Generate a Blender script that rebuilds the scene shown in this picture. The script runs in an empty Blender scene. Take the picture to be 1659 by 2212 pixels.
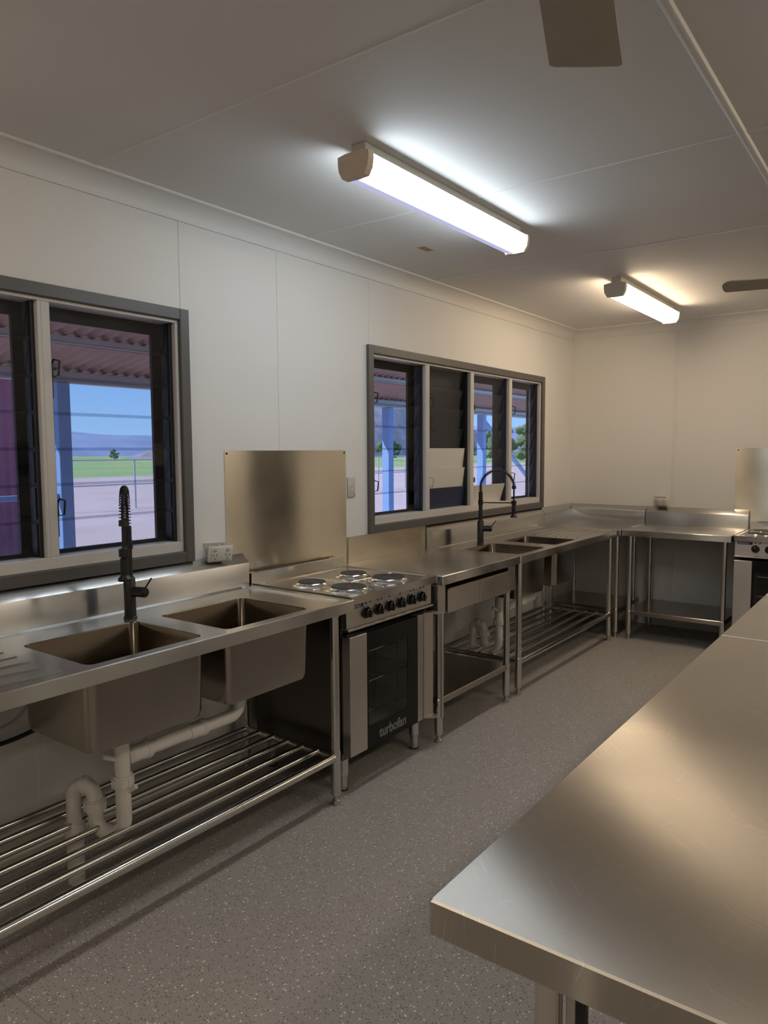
import bpy, bmesh, math, random
from mathutils import Vector, Matrix
R = math.radians
random.seed(7)
S = bpy.context.scene
COL = S.collection

# ------------------------------------------------------------------ camera, sky, sun, exposure
W_PX, F_PX = 1659.0, 1585.0
cam = bpy.data.cameras.new('camera')
cam.sensor_fit = 'HORIZONTAL'
cam.sensor_width = 36.0
cam.lens = F_PX / W_PX * 36.0
cam.clip_start, cam.clip_end = 0.05, 2000
co = bpy.data.objects.new('camera', cam)
COL.objects.link(co)
rt = Vector((0.80507826, 0.59314106, -0.00571664))
up = Vector((-0.04389862, 0.06918969, 0.99663719))
fw = Vector((-0.59154197, 0.80211999, -0.08174119))
m = Matrix.Identity(4)
for i in range(3):
    m[i][0], m[i][1], m[i][2] = rt[i], up[i], -fw[i]
m.translation = (2.673, 0.0, 1.539)
co.matrix_world = m
S.camera = co

S.view_settings.view_transform = 'Standard'
S.view_settings.look = 'None'
S.view_settings.gamma = 1.0
S.view_settings.use_curve_mapping = False
S.view_settings.exposure = 0.0
try:
    S.cycles.use_denoising = True
    S.cycles.max_bounces = 10
    S.cycles.diffuse_bounces = 5
    S.cycles.glossy_bounces = 6
    S.cycles.transparent_max_bounces = 24
    S.cycles.sample_clamp_indirect = 6.0
    S.cycles.caustics_reflective = False
    S.cycles.caustics_refractive = False
except Exception:
    pass

wd = bpy.data.worlds.new('sky')
S.world = wd
wd.use_nodes = True
nt = wd.node_tree
nt.nodes.clear()
wo = nt.nodes.new('ShaderNodeOutputWorld')
wb = nt.nodes.new('ShaderNodeBackground')
wr = nt.nodes.new('ShaderNodeValToRGB')
ws = nt.nodes.new('ShaderNodeSeparateXYZ')
wt = nt.nodes.new('ShaderNodeTexCoord')
nt.links.new(wt.outputs['Generated'], ws.inputs[0])
nt.links.new(ws.outputs['Z'], wr.inputs[0])
nt.links.new(wr.outputs[0], wb.inputs[0])
nt.links.new(wb.outputs[0], wo.inputs[0])
cr = wr.color_ramp
cr.elements[0].position = 0.0
cr.elements[0].color = (0.40, 0.66, 1.0, 1)
cr.elements[1].position = 1.0
cr.elements[1].color = (0.06, 0.20, 0.62, 1)
e = cr.elements.new(0.18)
e.color = (0.15, 0.42, 0.95, 1)
wb.inputs['Strength'].default_value = 1.9
try:
    wd.cycles.sampling_method = 'NONE'
except Exception:
    pass

sl = bpy.data.lights.new('sun', 'SUN')
sl.energy = 8.0
sl.angle = R(0.6)
sl.color = (1.0, 0.95, 0.88)
so = bpy.data.objects.new('sun', sl)
COL.objects.link(so)
so.rotation_euler = Vector((0.60, 0.75, -1.0)).to_track_quat('-Z', 'Y').to_euler()

LAMP_COOL = (0.80, 0.91, 1.0)
LAMP_WARM = (1.0, 0.77, 0.52)
L_SIDE, L_BOTTOM, L_DIM = 13.0, 36.0, 12.0
L_WARM = 19.0
L_FILL = 19.0

# ------------------------------------------------------------------ node helpers and materials
def new_mat(name):
    mt = bpy.data.materials.new(name)
    mt.use_nodes = True
    n = mt.node_tree.nodes
    return mt, n, mt.node_tree.links, n['Principled BSDF']

def plain(name, col, rough=0.5, metal=0.0, spec=0.5, noise=0.0, nscale=8.0, bump=0.0, bscale=60.0):
    mt, n, l, b = new_mat(name)
    b.inputs['Base Color'].default_value = (*col, 1)
    b.inputs['Roughness'].default_value = rough
    b.inputs['Metallic'].default_value = metal
    b.inputs['Specular IOR Level'].default_value = spec
    tc = n.new('ShaderNodeTexCoord')
    if noise:
        t = n.new('ShaderNodeTexNoise')
        t.inputs['Scale'].default_value = nscale
        t.inputs['Detail'].default_value = 4
        l.new(tc.outputs['Object'], t.inputs['Vector'])
        mx = n.new('ShaderNodeMix')
        mx.data_type = 'RGBA'
        mx.inputs['A'].default_value = (*[c * (1 - noise) for c in col], 1)
        mx.inputs['B'].default_value = (*[min(1, c * (1 + noise)) for c in col], 1)
        l.new(t.outputs['Fac'], mx.inputs['Factor'])
        l.new(mx.outputs['Result'], b.inputs['Base Color'])
    if bump:
        t2 = n.new('ShaderNodeTexNoise')
        t2.inputs['Scale'].default_value = bscale
        t2.inputs['Detail'].default_value = 3
        l.new(tc.outputs['Object'], t2.inputs['Vector'])
        bp = n.new('ShaderNodeBump')
        bp.inputs['Strength'].default_value = bump
        bp.inputs['Distance'].default_value = 0.002
        l.new(t2.outputs['Fac'], bp.inputs['Height'])
        l.new(bp.outputs['Normal'], b.inputs['Normal'])
    return mt

def steel(name, col=(0.54, 0.53, 0.51), rough=0.30, aniso=0.8, brush=(0, 1, 0), var=0.05, bump=0.0, smear=0.0, scratch=0.0):
    """Brushed stainless steel: the grain runs along the object's own axis 'brush'."""
    mt, n, l, b = new_mat(name)
    b.inputs['Metallic'].default_value = 1.0
    b.inputs['Anisotropic'].default_value = aniso
    tc = n.new('ShaderNodeTexCoord')
    mp = n.new('ShaderNodeMapping')
    sc = [420.0, 420.0, 420.0]
    for i in range(3):
        if abs(brush[i]) > 0.5:
            sc[i] = 5.0
    mp.inputs['Scale'].default_value = sc
    l.new(tc.outputs['Object'], mp.inputs['Vector'])
    g = n.new('ShaderNodeTexNoise')
    g.inputs['Scale'].default_value = 1.0
    g.inputs['Detail'].default_value = 2
    l.new(mp.outputs['Vector'], g.inputs['Vector'])
    big = n.new('ShaderNodeTexNoise')
    big.inputs['Scale'].default_value = 3.1
    big.inputs['Detail'].default_value = 2
    l.new(tc.outputs['Object'], big.inputs['Vector'])
    mx = n.new('ShaderNodeMix')
    mx.data_type = 'RGBA'
    mx.inputs['A'].default_value = (*[c * (1 - var) for c in col], 1)
    mx.inputs['B'].default_value = (*[c * (1 + var) for c in col], 1)
    l.new(big.outputs['Fac'], mx.inputs['Factor'])
    l.new(mx.outputs['Result'], b.inputs['Base Color'])
    rr = n.new('ShaderNodeMapRange')
    rr.inputs['From Min'].default_value = 0.3
    rr.inputs['From Max'].default_value = 0.7
    rr.inputs['To Min'].default_value = rough * (0.88 - smear)
    rr.inputs['To Max'].default_value = rough * (1.12 + smear)
    l.new(big.outputs['Fac'], rr.inputs['Value'])
    l.new(rr.outputs['Result'], b.inputs['Roughness'])
    if aniso:
        geo = n.new('ShaderNodeNewGeometry')
        vt = n.new('ShaderNodeVectorTransform')
        vt.vector_type = 'VECTOR'
        vt.convert_from, vt.convert_to = 'OBJECT', 'WORLD'
        vt.inputs[0].default_value = (brush[0] + 0.011, brush[1] + 0.007, brush[2] + 0.013)
        cx = n.new('ShaderNodeVectorMath')
        cx.operation = 'CROSS_PRODUCT'
        l.new(geo.outputs['Normal'], cx.inputs[0])
        l.new(vt.outputs[0], cx.inputs[1])
        nz = n.new('ShaderNodeVectorMath')
        nz.operation = 'NORMALIZE'
        l.new(cx.outputs[0], nz.inputs[0])
        l.new(nz.outputs[0], b.inputs['Tangent'])
    # fine grain varies the gloss a little
    gr = n.new('ShaderNodeMath')
    gr.operation = 'MULTIPLY_ADD'
    gr.inputs[1].default_value = bump
    l.new(g.outputs['Fac'], gr.inputs[0])
    l.new(rr.outputs['Result'], gr.inputs[2])
    l.new(gr.outputs[0], b.inputs['Roughness'])
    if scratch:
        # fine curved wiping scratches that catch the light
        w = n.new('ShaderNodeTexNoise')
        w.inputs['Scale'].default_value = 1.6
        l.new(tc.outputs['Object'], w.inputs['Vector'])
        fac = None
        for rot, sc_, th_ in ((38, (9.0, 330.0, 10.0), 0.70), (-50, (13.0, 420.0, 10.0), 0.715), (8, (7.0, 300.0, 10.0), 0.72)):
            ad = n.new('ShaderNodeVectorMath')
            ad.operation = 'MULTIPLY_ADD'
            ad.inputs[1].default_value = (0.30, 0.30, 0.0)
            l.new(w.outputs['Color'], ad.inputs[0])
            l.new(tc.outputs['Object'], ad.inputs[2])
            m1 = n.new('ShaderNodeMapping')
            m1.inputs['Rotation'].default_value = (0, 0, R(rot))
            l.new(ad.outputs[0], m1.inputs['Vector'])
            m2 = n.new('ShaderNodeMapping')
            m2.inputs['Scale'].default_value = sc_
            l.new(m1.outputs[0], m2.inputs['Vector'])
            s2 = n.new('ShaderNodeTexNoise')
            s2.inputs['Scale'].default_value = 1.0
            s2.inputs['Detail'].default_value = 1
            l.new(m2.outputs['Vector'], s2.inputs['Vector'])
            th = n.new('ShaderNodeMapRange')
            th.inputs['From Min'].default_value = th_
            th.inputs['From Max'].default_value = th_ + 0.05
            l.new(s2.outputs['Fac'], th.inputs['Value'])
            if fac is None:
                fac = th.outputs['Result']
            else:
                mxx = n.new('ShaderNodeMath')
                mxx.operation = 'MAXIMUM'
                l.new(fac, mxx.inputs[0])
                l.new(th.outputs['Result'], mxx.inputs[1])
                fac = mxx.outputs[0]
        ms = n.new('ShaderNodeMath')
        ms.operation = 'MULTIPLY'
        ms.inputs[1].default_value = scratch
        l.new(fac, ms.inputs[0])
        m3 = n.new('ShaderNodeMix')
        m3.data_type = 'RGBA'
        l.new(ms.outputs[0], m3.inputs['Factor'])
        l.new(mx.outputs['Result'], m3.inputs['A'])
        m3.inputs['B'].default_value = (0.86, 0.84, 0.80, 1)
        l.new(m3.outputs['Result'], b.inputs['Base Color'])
    return mt

def glass(name, tint, gloss=0.02, ior=1.45):
    mt = bpy.data.materials.new(name)
    mt.use_nodes = True
    n, l = mt.node_tree.nodes, mt.node_tree.links
    n.clear()
    o = n.new('ShaderNodeOutputMaterial')
    mx = n.new('ShaderNodeMixShader')
    fr = n.new('ShaderNodeFresnel')
    fr.inputs['IOR'].default_value = ior
    tr = n.new('ShaderNodeBsdfTransparent')
    tr.inputs['Color'].default_value = (*tint, 1)
    gl = n.new('ShaderNodeBsdfGlossy')
    gl.inputs['Roughness'].default_value = gloss
    gm = n.new('ShaderNodeNewGeometry')
    iv = n.new('ShaderNodeMath')
    iv.operation = 'SUBTRACT'
    iv.inputs[0].default_value = 1.0
    l.new(gm.outputs['Backfacing'], iv.inputs[1])
    mu = n.new('ShaderNodeMath')
    mu.operation = 'MULTIPLY'
    l.new(fr.outputs[0], mu.inputs[0])
    l.new(iv.outputs[0], mu.inputs[1])
    l.new(mu.outputs[0], mx.inputs[0])
    l.new(tr.outputs[0], mx.inputs[1])
    l.new(gl.outputs[0], mx.inputs[2])
    l.new(mx.outputs[0], o.inputs[0])
    return mt

def mesh_screen(name, open_frac, col):
    mt = bpy.data.materials.new(name)
    mt.use_nodes = True
    n, l = mt.node_tree.nodes, mt.node_tree.links
    n.clear()
    o = n.new('ShaderNodeOutputMaterial')
    mx = n.new('ShaderNodeMixShader')
    mx.inputs[0].default_value = open_frac
    df = n.new('ShaderNodeBsdfDiffuse')
    df.inputs['Color'].default_value = (*col, 1)
    tr = n.new('ShaderNodeBsdfTransparent')
    l.new(df.outputs[0], mx.inputs[1])
    l.new(tr.outputs[0], mx.inputs[2])
    l.new(mx.outputs[0], o.inputs[0])
    return mt

def emit(name, col, strength, ribs=0.0):
    mt = bpy.data.materials.new(name)
    mt.use_nodes = True
    n, l = mt.node_tree.nodes, mt.node_tree.links
    n.clear()
    o = n.new('ShaderNodeOutputMaterial')
    em = n.new('ShaderNodeEmission')
    em.inputs['Color'].default_value = (*col, 1)
    em.inputs['Strength'].default_value = strength
    if ribs:
        tc = n.new('ShaderNodeTexCoord')
        wv = n.new('ShaderNodeTexWave')
        wv.bands_direction = 'Y'
        wv.inputs['Scale'].default_value = 26.0
        l.new(tc.outputs['Object'], wv.inputs['Vector'])
        mr = n.new('ShaderNodeMapRange')
        mr.inputs['To Min'].default_value = strength * (1 - ribs)
        mr.inputs['To Max'].default_value = strength * (1 + ribs)
        l.new(wv.outputs['Fac'], mr.inputs['Value'])
        l.new(mr.outputs['Result'], em.inputs['Strength'])
    l.new(em.outputs[0], o.inputs[0])
    try:
        mt.cycles.emission_sampling = 'FRONT'
    except Exception:
        pass
    return mt

def floor_mat():
    mt, n, l, b = new_mat('speckled safety vinyl')
    tc = n.new('ShaderNodeTexCoord')
    def specks(scale, size, keep, seed):
        v = n.new('ShaderNodeTexVoronoi')
        v.inputs['Scale'].default_value = scale
        mp = n.new('ShaderNodeMapping')
        mp.inputs['Location'].default_value = (seed, seed * 1.7, 0)
        l.new(tc.outputs['Object'], mp.inputs['Vector'])
        nz = n.new('ShaderNodeTexNoise')
        nz.inputs['Scale'].default_value = scale * 1.6
        l.new(mp.outputs[0], nz.inputs['Vector'])
        ad = n.new('ShaderNodeVectorMath')
        ad.operation = 'MULTIPLY_ADD'
        ad.inputs[1].default_value = (0.5 / scale,) * 3
        l.new(nz.outputs['Color'], ad.inputs[0])
        l.new(mp.outputs[0], ad.inputs[2])
        l.new(ad.outputs[0], v.inputs['Vector'])
        lt = n.new('ShaderNodeMath')
        lt.operation = 'LESS_THAN'
        lt.inputs[1].default_value = size
        l.new(v.outputs['Distance'], lt.inputs[0])
        sp = n.new('ShaderNodeSeparateColor')
        l.new(v.outputs['Color'], sp.inputs[0])
        l2 = n.new('ShaderNodeMath')
        l2.operation = 'LESS_THAN'
        l2.inputs[1].default_value = keep
        l.new(sp.outputs[0], l2.inputs[0])
        mu = n.new('ShaderNodeMath')
        mu.operation = 'MULTIPLY'
        l.new(lt.outputs[0], mu.inputs[0])
        l.new(l2.outputs[0], mu.inputs[1])
        return mu.outputs[0]
    big = n.new('ShaderNodeTexNoise')
    big.inputs['Scale'].default_value = 260.0
    big.inputs['Detail'].default_value = 2
    l.new(tc.outputs['Object'], big.inputs['Vector'])
    cur = n.new('ShaderNodeMix')
    cur.data_type = 'RGBA'
    cur.inputs['A'].default_value = (0.325, 0.305, 0.288, 1)
    cur.inputs['B'].default_value = (0.475, 0.447, 0.423, 1)
    l.new(big.outputs['Fac'], cur.inputs['Factor'])
    out = cur.outputs['Result']
    for (sc, sz, kp, sd, c) in ((150, 0.34, 0.30, 3.1, (0.15, 0.137, 0.128)), (120, 0.30, 0.10, 9.7, (0.62, 0.60, 0.57)), (105, 0.30, 0.14, 5.3, (0.90, 0.88, 0.83))):
        f = specks(sc, sz, kp, sd)
        mx = n.new('ShaderNodeMix')
        mx.data_type = 'RGBA'
        l.new(f, mx.inputs['Factor'])
        l.new(out, mx.inputs['A'])
        mx.inputs['B'].default_value = (*c, 1)
        out = mx.outputs['Result']
    l.new(out, b.inputs['Base Color'])
    b.inputs['Roughness'].default_value = 0.42
    b.inputs['Specular IOR Level'].default_value = 0.35
    bp = n.new('ShaderNodeBump')
    bp.inputs['Strength'].default_value = 0.25
    bp.inputs['Distance'].default_value = 0.001
    l.new(big.outputs['Fac'], bp.inputs['Height'])
    l.new(bp.outputs['Normal'], b.inputs['Normal'])
    return mt

def ground_mat():
    """Pinkish dirt by the house, green pasture from about fifty metres out."""
    mt, n, l, b = new_mat('paddock ground')
    tc = n.new('ShaderNodeTexCoord')
    sx = n.new('ShaderNodeSeparateXYZ')
    l.new(tc.outputs['Object'], sx.inputs[0])
    nz = n.new('ShaderNodeTexNoise')
    nz.inputs['Scale'].default_value = 0.09
    nz.inputs['Detail'].default_value = 6
    l.new(tc.outputs['Object'], nz.inputs['Vector'])
    ma = n.new('ShaderNodeMath')
    ma.operation = 'MULTIPLY_ADD'
    ma.inputs[1].default_value = 26.0
    l.new(nz.outputs['Fac'], ma.inputs[0])
    l.new(sx.outputs['X'], ma.inputs[2])
    ra = n.new('ShaderNodeMapRange')
    ra.inputs['From Min'].default_value = -38.0
    ra.inputs['From Max'].default_value = -44.0
    l.new(ma.outputs[0], ra.inputs['Value'])
    n2 = n.new('ShaderNodeTexNoise')
    n2.inputs['Scale'].default_value = 0.5
    n2.inputs['Detail'].default_value = 8
    l.new(tc.outputs['Object'], n2.inputs['Vector'])
    d = n.new('ShaderNodeMix')
    d.data_type = 'RGBA'
    d.inputs['A'].default_value = (0.50, 0.36, 0.33, 1)
    d.inputs['B'].default_value = (0.66, 0.55, 0.52, 1)
    l.new(n2.outputs['Fac'], d.inputs['Factor'])
    g = n.new('ShaderNodeMix')
    g.data_type = 'RGBA'
    g.inputs['A'].default_value = (0.16, 0.33, 0.10, 1)
    g.inputs['B'].default_value = (0.46, 0.52, 0.20, 1)
    n3 = n.new('ShaderNodeTexNoise')
    n3.inputs['Scale'].default_value = 0.06
    n3.inputs['Detail'].default_value = 5
    l.new(tc.outputs['Object'], n3.inputs['Vector'])
    l.new(n3.outputs['Fac'], g.inputs['Factor'])
    mx = n.new('ShaderNodeMix')
    mx.data_type = 'RGBA'
    l.new(ra.outputs['Result'], mx.inputs['Factor'])
    l.new(d.outputs['Result'], mx.inputs['A'])
    l.new(g.outputs['Result'], mx.inputs['B'])
    l.new(mx.outputs['Result'], b.inputs['Base Color'])
    b.inputs['Roughness'].default_value = 0.95
    return mt

M = dict(
    wall=plain('white wall paint', (0.80, 0.785, 0.76), 0.55, noise=0.015, nscale=1.5, bump=0.12, bscale=90),
    ceiling=plain('ceiling paint', (0.80, 0.785, 0.765), 0.7, noise=0.02, nscale=1.2, bump=0.12, bscale=70),
    cornice=plain('cornice paint', (0.76, 0.745, 0.72), 0.5),
    floor=floor_mat(),
    seam=plain('vinyl weld', (0.30, 0.285, 0.27), 0.5),
    trim=plain('charcoal window trim', (0.105, 0.100, 0.097), 0.42, noise=0.06, nscale=14),
    alu=plain('white aluminium', (0.62, 0.60, 0.565), 0.38, noise=0.03, nscale=10),
    dark=plain('black aluminium', (0.012, 0.013, 0.016), 0.4),
    navy=plain('navy painted board', (0.015, 0.025, 0.07), 0.35, noise=0.1, nscale=20),
    board=plain('dark board', (0.045, 0.043, 0.041), 0.5, noise=0.15, nscale=6),
    whiteblade=plain('white louvre', (0.68, 0.66, 0.62), 0.35, noise=0.03, nscale=6),
    glass=glass('tinted louvre glass', (0.78, 0.80, 0.84)),
    screen=mesh_screen('fly screen mesh', 0.80, (0.10, 0.09, 0.12)),
    steel=steel('brushed steel', rough=0.23, aniso=0.95, smear=0.04),
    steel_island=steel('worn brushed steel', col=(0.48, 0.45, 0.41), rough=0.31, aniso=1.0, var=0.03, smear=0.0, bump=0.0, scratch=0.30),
    sheet=steel('wall sheet steel', col=(0.72, 0.66, 0.55), rough=0.18, aniso=1.0, var=0.06, smear=0.02),
    bowl_in_shaded=steel('shade-darkened sink interior steel', col=(0.155, 0.13, 0.10), rough=0.17, aniso=0.5),  # same sink steel, with the shade inside the bowl put into its colour
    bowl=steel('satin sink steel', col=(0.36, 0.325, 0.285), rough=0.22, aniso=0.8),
    tube=steel('polished tube steel', col=(0.64, 0.62, 0.59), rough=0.17, aniso=0.0, bump=0.02),
    shelf=steel('undershelf steel', col=(0.40, 0.365, 0.335), rough=0.22, aniso=0.5),
    hob=steel('hob steel', col=(0.60, 0.575, 0.54), rough=0.19, aniso=0.5, bump=0.04),
    panel=steel('oven panel steel', col=(0.55, 0.52, 0.485), rough=0.34, aniso=0.7),
    darksteel=steel('dark oven side', col=(0.17, 0.155, 0.145), rough=0.35, aniso=0.3),
    chrome=plain('bright ring', (0.78, 0.77, 0.75), 0.14, metal=1.0),
    iron=plain('cast iron plate', (0.035, 0.034, 0.034), 0.55, bump=0.1, bscale=300),
    red=plain('red centre dot', (0.30, 0.018, 0.012), 0.5),
    black=plain('matt black', (0.010, 0.010, 0.011), 0.38),
    knob=plain('knob plastic', (0.008, 0.008, 0.009), 0.18),
    rubber=plain('black rubber', (0.015, 0.015, 0.016), 0.6),
    blackglass=plain('black glass', (0.004, 0.004, 0.005), 0.10, spec=0.25),
    pane=glass('oven window glass', (0.86, 0.86, 0.86), gloss=0.04, ior=1.4),
    cavity=plain('oven enamel', (0.36, 0.355, 0.34), 0.4),
    print_grey=plain('grey print', (0.17, 0.17, 0.17), 0.5),
    print_white=plain('white print', (0.75, 0.75, 0.74), 0.5),
    badge=plain('blue badge', (0.012, 0.022, 0.115), 0.3),
    dot=plain('blue dot', (0.018, 0.022, 0.16), 0.4),
    pvc=plain('white pvc', (0.84, 0.815, 0.775), 0.20, noise=0.03, nscale=10),
    plastic=plain('white plastic', (0.70, 0.675, 0.63), 0.35),
    cream=plain('cream plastic', (0.58, 0.545, 0.47), 0.4),
    slot=plain('dark slot', (0.02, 0.018, 0.016), 0.6),
    batten=plain('light housing', (0.60, 0.575, 0.53), 0.45, noise=0.04, nscale=12),
    cap=plain('aged end cap', (0.72, 0.60, 0.46), 0.45, noise=0.15, nscale=25),
    lampside=emit('diffuser tube side', LAMP_COOL, L_SIDE),
    lampbottom=emit('diffuser base under the tube', LAMP_COOL, L_BOTTOM),
    lampmid=emit('diffuser base beside the tube', (0.80, 0.84, 1.0), 3.0, ribs=0.15),
    lamplow=emit('diffuser base away from the tube', (0.62, 0.62, 0.92), 0.80, ribs=0.16),
    lampdim=emit('diffuser far side', LAMP_COOL, L_DIM),
    lampwarm=emit('warm diffuser', LAMP_WARM, L_WARM),
    lampfill=emit('warm diffuser of unseen fill lights', (1.0, 0.86, 0.68), L_FILL),
    fan=plain('fan blade', (0.42, 0.365, 0.28), 0.5, noise=0.08, nscale=10),
    sticker=plain('yellowed sticker', (0.42, 0.29, 0.10), 0.6, noise=0.2, nscale=40),
    door=plain('charcoal door', (0.030, 0.032, 0.036), 0.5, noise=0.05),
    blue=plain('blue paint', (0.26, 0.46, 0.86), 0.45, noise=0.05),
    galv=plain('galvanised steel', (0.50, 0.50, 0.50), 0.5, noise=0.1, nscale=20),
    roof=plain('old roof iron', (0.34, 0.22, 0.20), 0.6, noise=0.25, nscale=3),
    maroon=plain('maroon corrugated iron', (0.36, 0.10, 0.14), 0.55, noise=0.12, nscale=2),
    ground=ground_mat(),
    hill=plain('rocky hillside', (0.24, 0.235, 0.28), 0.95, noise=0.75, nscale=0.22),
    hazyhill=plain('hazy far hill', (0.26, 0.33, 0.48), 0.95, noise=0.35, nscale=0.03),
    leaf=plain('gum leaves', (0.13, 0.19, 0.10), 0.9, noise=0.5, nscale=1.2),
    bark=plain('bark', (0.16, 0.13, 0.11), 0.9, noise=0.2, nscale=6),
)

# ------------------------------------------------------------------ mesh builder
def rrect(x0, x1, y0, y1, r, n=5):
    pts = []
    for cx, cy, a in ((x1 - r, y0 + r, -90), (x1 - r, y1 - r, 0), (x0 + r, y1 - r, 90), (x0 + r, y0 + r, 180)):
        for i in range(n + 1):
            t = R(a + 90.0 * i / n)
            pts.append((cx + r * math.cos(t), cy + r * math.sin(t)))
    return pts

class MB:
    def __init__(self):
        self.bm = bmesh.new()
        self.mi = 0
    def _f(self, vs):
        try:
            f = self.bm.faces.new(vs)
            f.material_index = self.mi
            return f
        except ValueError:
            return None
    def box(self, x0, x1, y0, y1, z0, z1, bev=0.0, seg=1, M4=None):
        b = self.bm
        c = [b.verts.new((x, y, z)) for z in (z0, z1) for y in (y0, y1) for x in (x0, x1)]
        fs = [self._f([c[i] for i in q]) for q in ((0, 2, 3, 1), (4, 5, 7, 6), (0, 1, 5, 4), (2, 6, 7, 3), (0, 4, 6, 2), (1, 3, 7, 5))]
        vs = c
        if bev:
            es = list({e for f in fs for e in f.edges})
            r = bmesh.ops.bevel(b, geom=es, offset=bev, segments=seg, affect='EDGES', profile=0.5)
            for f in r['faces']:
                f.material_index = self.mi
            vs = list({v for f in r['faces'] for v in f.verts} | {v for v in c if v.is_valid})
        if M4 is not None:
            bmesh.ops.transform(b, matrix=M4, verts=[v for v in vs if v.is_valid])
        return self
    def tube(self, pts, r, seg=12, caps=True, closed=False):
        b = self.bm
        P = [Vector(p) for p in pts]
        n = len(P)
        rs = r if isinstance(r, (list, tuple)) else [r] * n
        rings, N = [], None
        for i in range(n):
            if closed:
                T = (P[(i + 1) % n] - P[i - 1]).normalized()
            else:
                T = (P[min(i + 1, n - 1)] - P[max(i - 1, 0)])
                T = T.normalized() if T.length > 1e-9 else Vector((0, 0, 1))
            if N is None:
                N = T.orthogonal().normalized()
            else:
                N = N - T * N.dot(T)
                N = N.normalized() if N.length > 1e-6 else T.orthogonal().normalized()
            B = T.cross(N)
            rings.append([b.verts.new(P[i] + (N * math.cos(2 * math.pi * k / seg) + B * math.sin(2 * math.pi * k / seg)) * rs[i]) for k in range(seg)])
        for i in range(n if closed else n - 1):
            A, C = rings[i], rings[(i + 1) % n]
            for k in range(seg):
                self._f([A[k], A[(k + 1) % seg], C[(k + 1) % seg], C[k]])
        if caps and not closed:
            self._f(list(reversed(rings[0])))
            self._f(rings[-1])
        return self
    def cyl(self, p, q, r, r2=None, seg=16):
        return self.tube([p, q], [r, r if r2 is None else r2], seg)
    def lathe(self, prof, c=(0, 0, 0), seg=24, ax=(0, 0, 1)):
        """prof: list of (radius, height along ax)."""
        A = Vector(ax).normalized()
        U = A.orthogonal().normalized()
        V = A.cross(U)
        C = Vector(c)
        rings = []
        for r, h in prof:
            if r < 1e-6:
                rings.append([self.bm.verts.new(C + A * h)])
            else:
                rings.append([self.bm.verts.new(C + A * h + (U * math.cos(2 * math.pi * k / seg) + V * math.sin(2 * math.pi * k / seg)) * r) for k in range(seg)])
        for a, d in zip(rings, rings[1:]):
            for k in range(seg):
                k2 = (k + 1) % seg
                if len(a) == 1 and len(d) == 1:
                    continue
                if len(a) == 1:
                    self._f([a[0], d[k], d[k2]])
                elif len(d) == 1:
                    self._f([a[k2], a[k], d[0]])
                else:
                    self._f([a[k], a[k2], d[k2], d[k]])
        for rg, rev in ((rings[0], True), (rings[-1], False)):
            if len(rg) > 1:
                self._f(list(reversed(rg)) if rev else rg)
        return self
    def prism(self, prof, axis, a, b, caps=True):
        """2-D profile swept along an axis; profile in the two other axes' order."""
        def mk(p, t):
            if axis == 'y':
                return (p[0], t, p[1])
            if axis == 'x':
                return (t, p[0], p[1])
            return (p[0], p[1], t)
        A = [self.bm.verts.new(mk(p, a)) for p in prof]
        B = [self.bm.verts.new(mk(p, b)) for p in prof]
        n = len(prof)
        for i in range(n):
            j = (i + 1) % n
            self._f([A[i], A[j], B[j], B[i]])
        if caps:
            self._f(list(reversed(A)))
            self._f(B)
        return self
    def loft(self, loops, cap_first=False, cap_last=False):
        rings = [[self.bm.verts.new(p) for p in lp] for lp in loops]
        n = len(rings[0])
        for a, d in zip(rings, rings[1:]):
            for k in range(n):
                k2 = (k + 1) % n
                self._f([a[k], a[k2], d[k2], d[k]])
        if cap_first:
            self._f(list(reversed(rings[0])))
        if cap_last:
            self._f(rings[-1])
        return rings
    def holed(self, outer, holes, z):
        """Flat plate in the xy plane with holes."""
        es = []
        for lp in [outer] + holes:
            vs = [self.bm.verts.new((p[0], p[1], z)) for p in lp]
            for i in range(len(vs)):
                es.append(self.bm.edges.new((vs[i], vs[(i + 1) % len(vs)])))
        r = bmesh.ops.triangle_fill(self.bm, use_beauty=True, use_dissolve=False, edges=es, normal=(0, 0, 1))
        for g in r['geom']:
            if isinstance(g, bmesh.types.BMFace):
                g.material_index = self.mi
                if g.normal.z < 0:
                    g.normal_flip()
        return self
    def quad(self, *p):
        self._f([self.bm.verts.new(q) for q in p])
        return self
    def done(self, name, mats, parent=None, angle=35, recalc=True, loc=None, rot=None):
        b = self.bm
        if recalc:
            bmesh.ops.recalc_face_normals(b, faces=b.faces[:])
        for f in b.faces:
            f.smooth = True
        me = bpy.data.meshes.new(name)
        b.to_mesh(me)
        b.free()
        me.set_sharp_from_angle(angle=R(angle))
        for mt in (mats if isinstance(mats, (list, tuple)) else [mats]):
            me.materials.append(mt)
        o = bpy.data.objects.new(name, me)
        COL.objects.link(o)
        if parent is not None:
            o.parent = parent
        if loc is not None:
            o.location = loc
        if rot is not None:
            o.rotation_euler = rot
        return o

def tag(o, label, cat, group=None):
    o['label'] = label
    o['category'] = cat
    if group:
        o['group'] = group
    return o

def thing(name, label, cat, loc=(0, 0, 0), rz=0.0, group=None):
    o = bpy.data.objects.new(name, None)
    o.empty_display_size = 0.1
    COL.objects.link(o)
    o.location = loc
    o.rotation_euler = (0, 0, rz)
    return tag(o, label, cat, group)

def struct(o):
    o['kind'] = 'structure'
    return o

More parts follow.
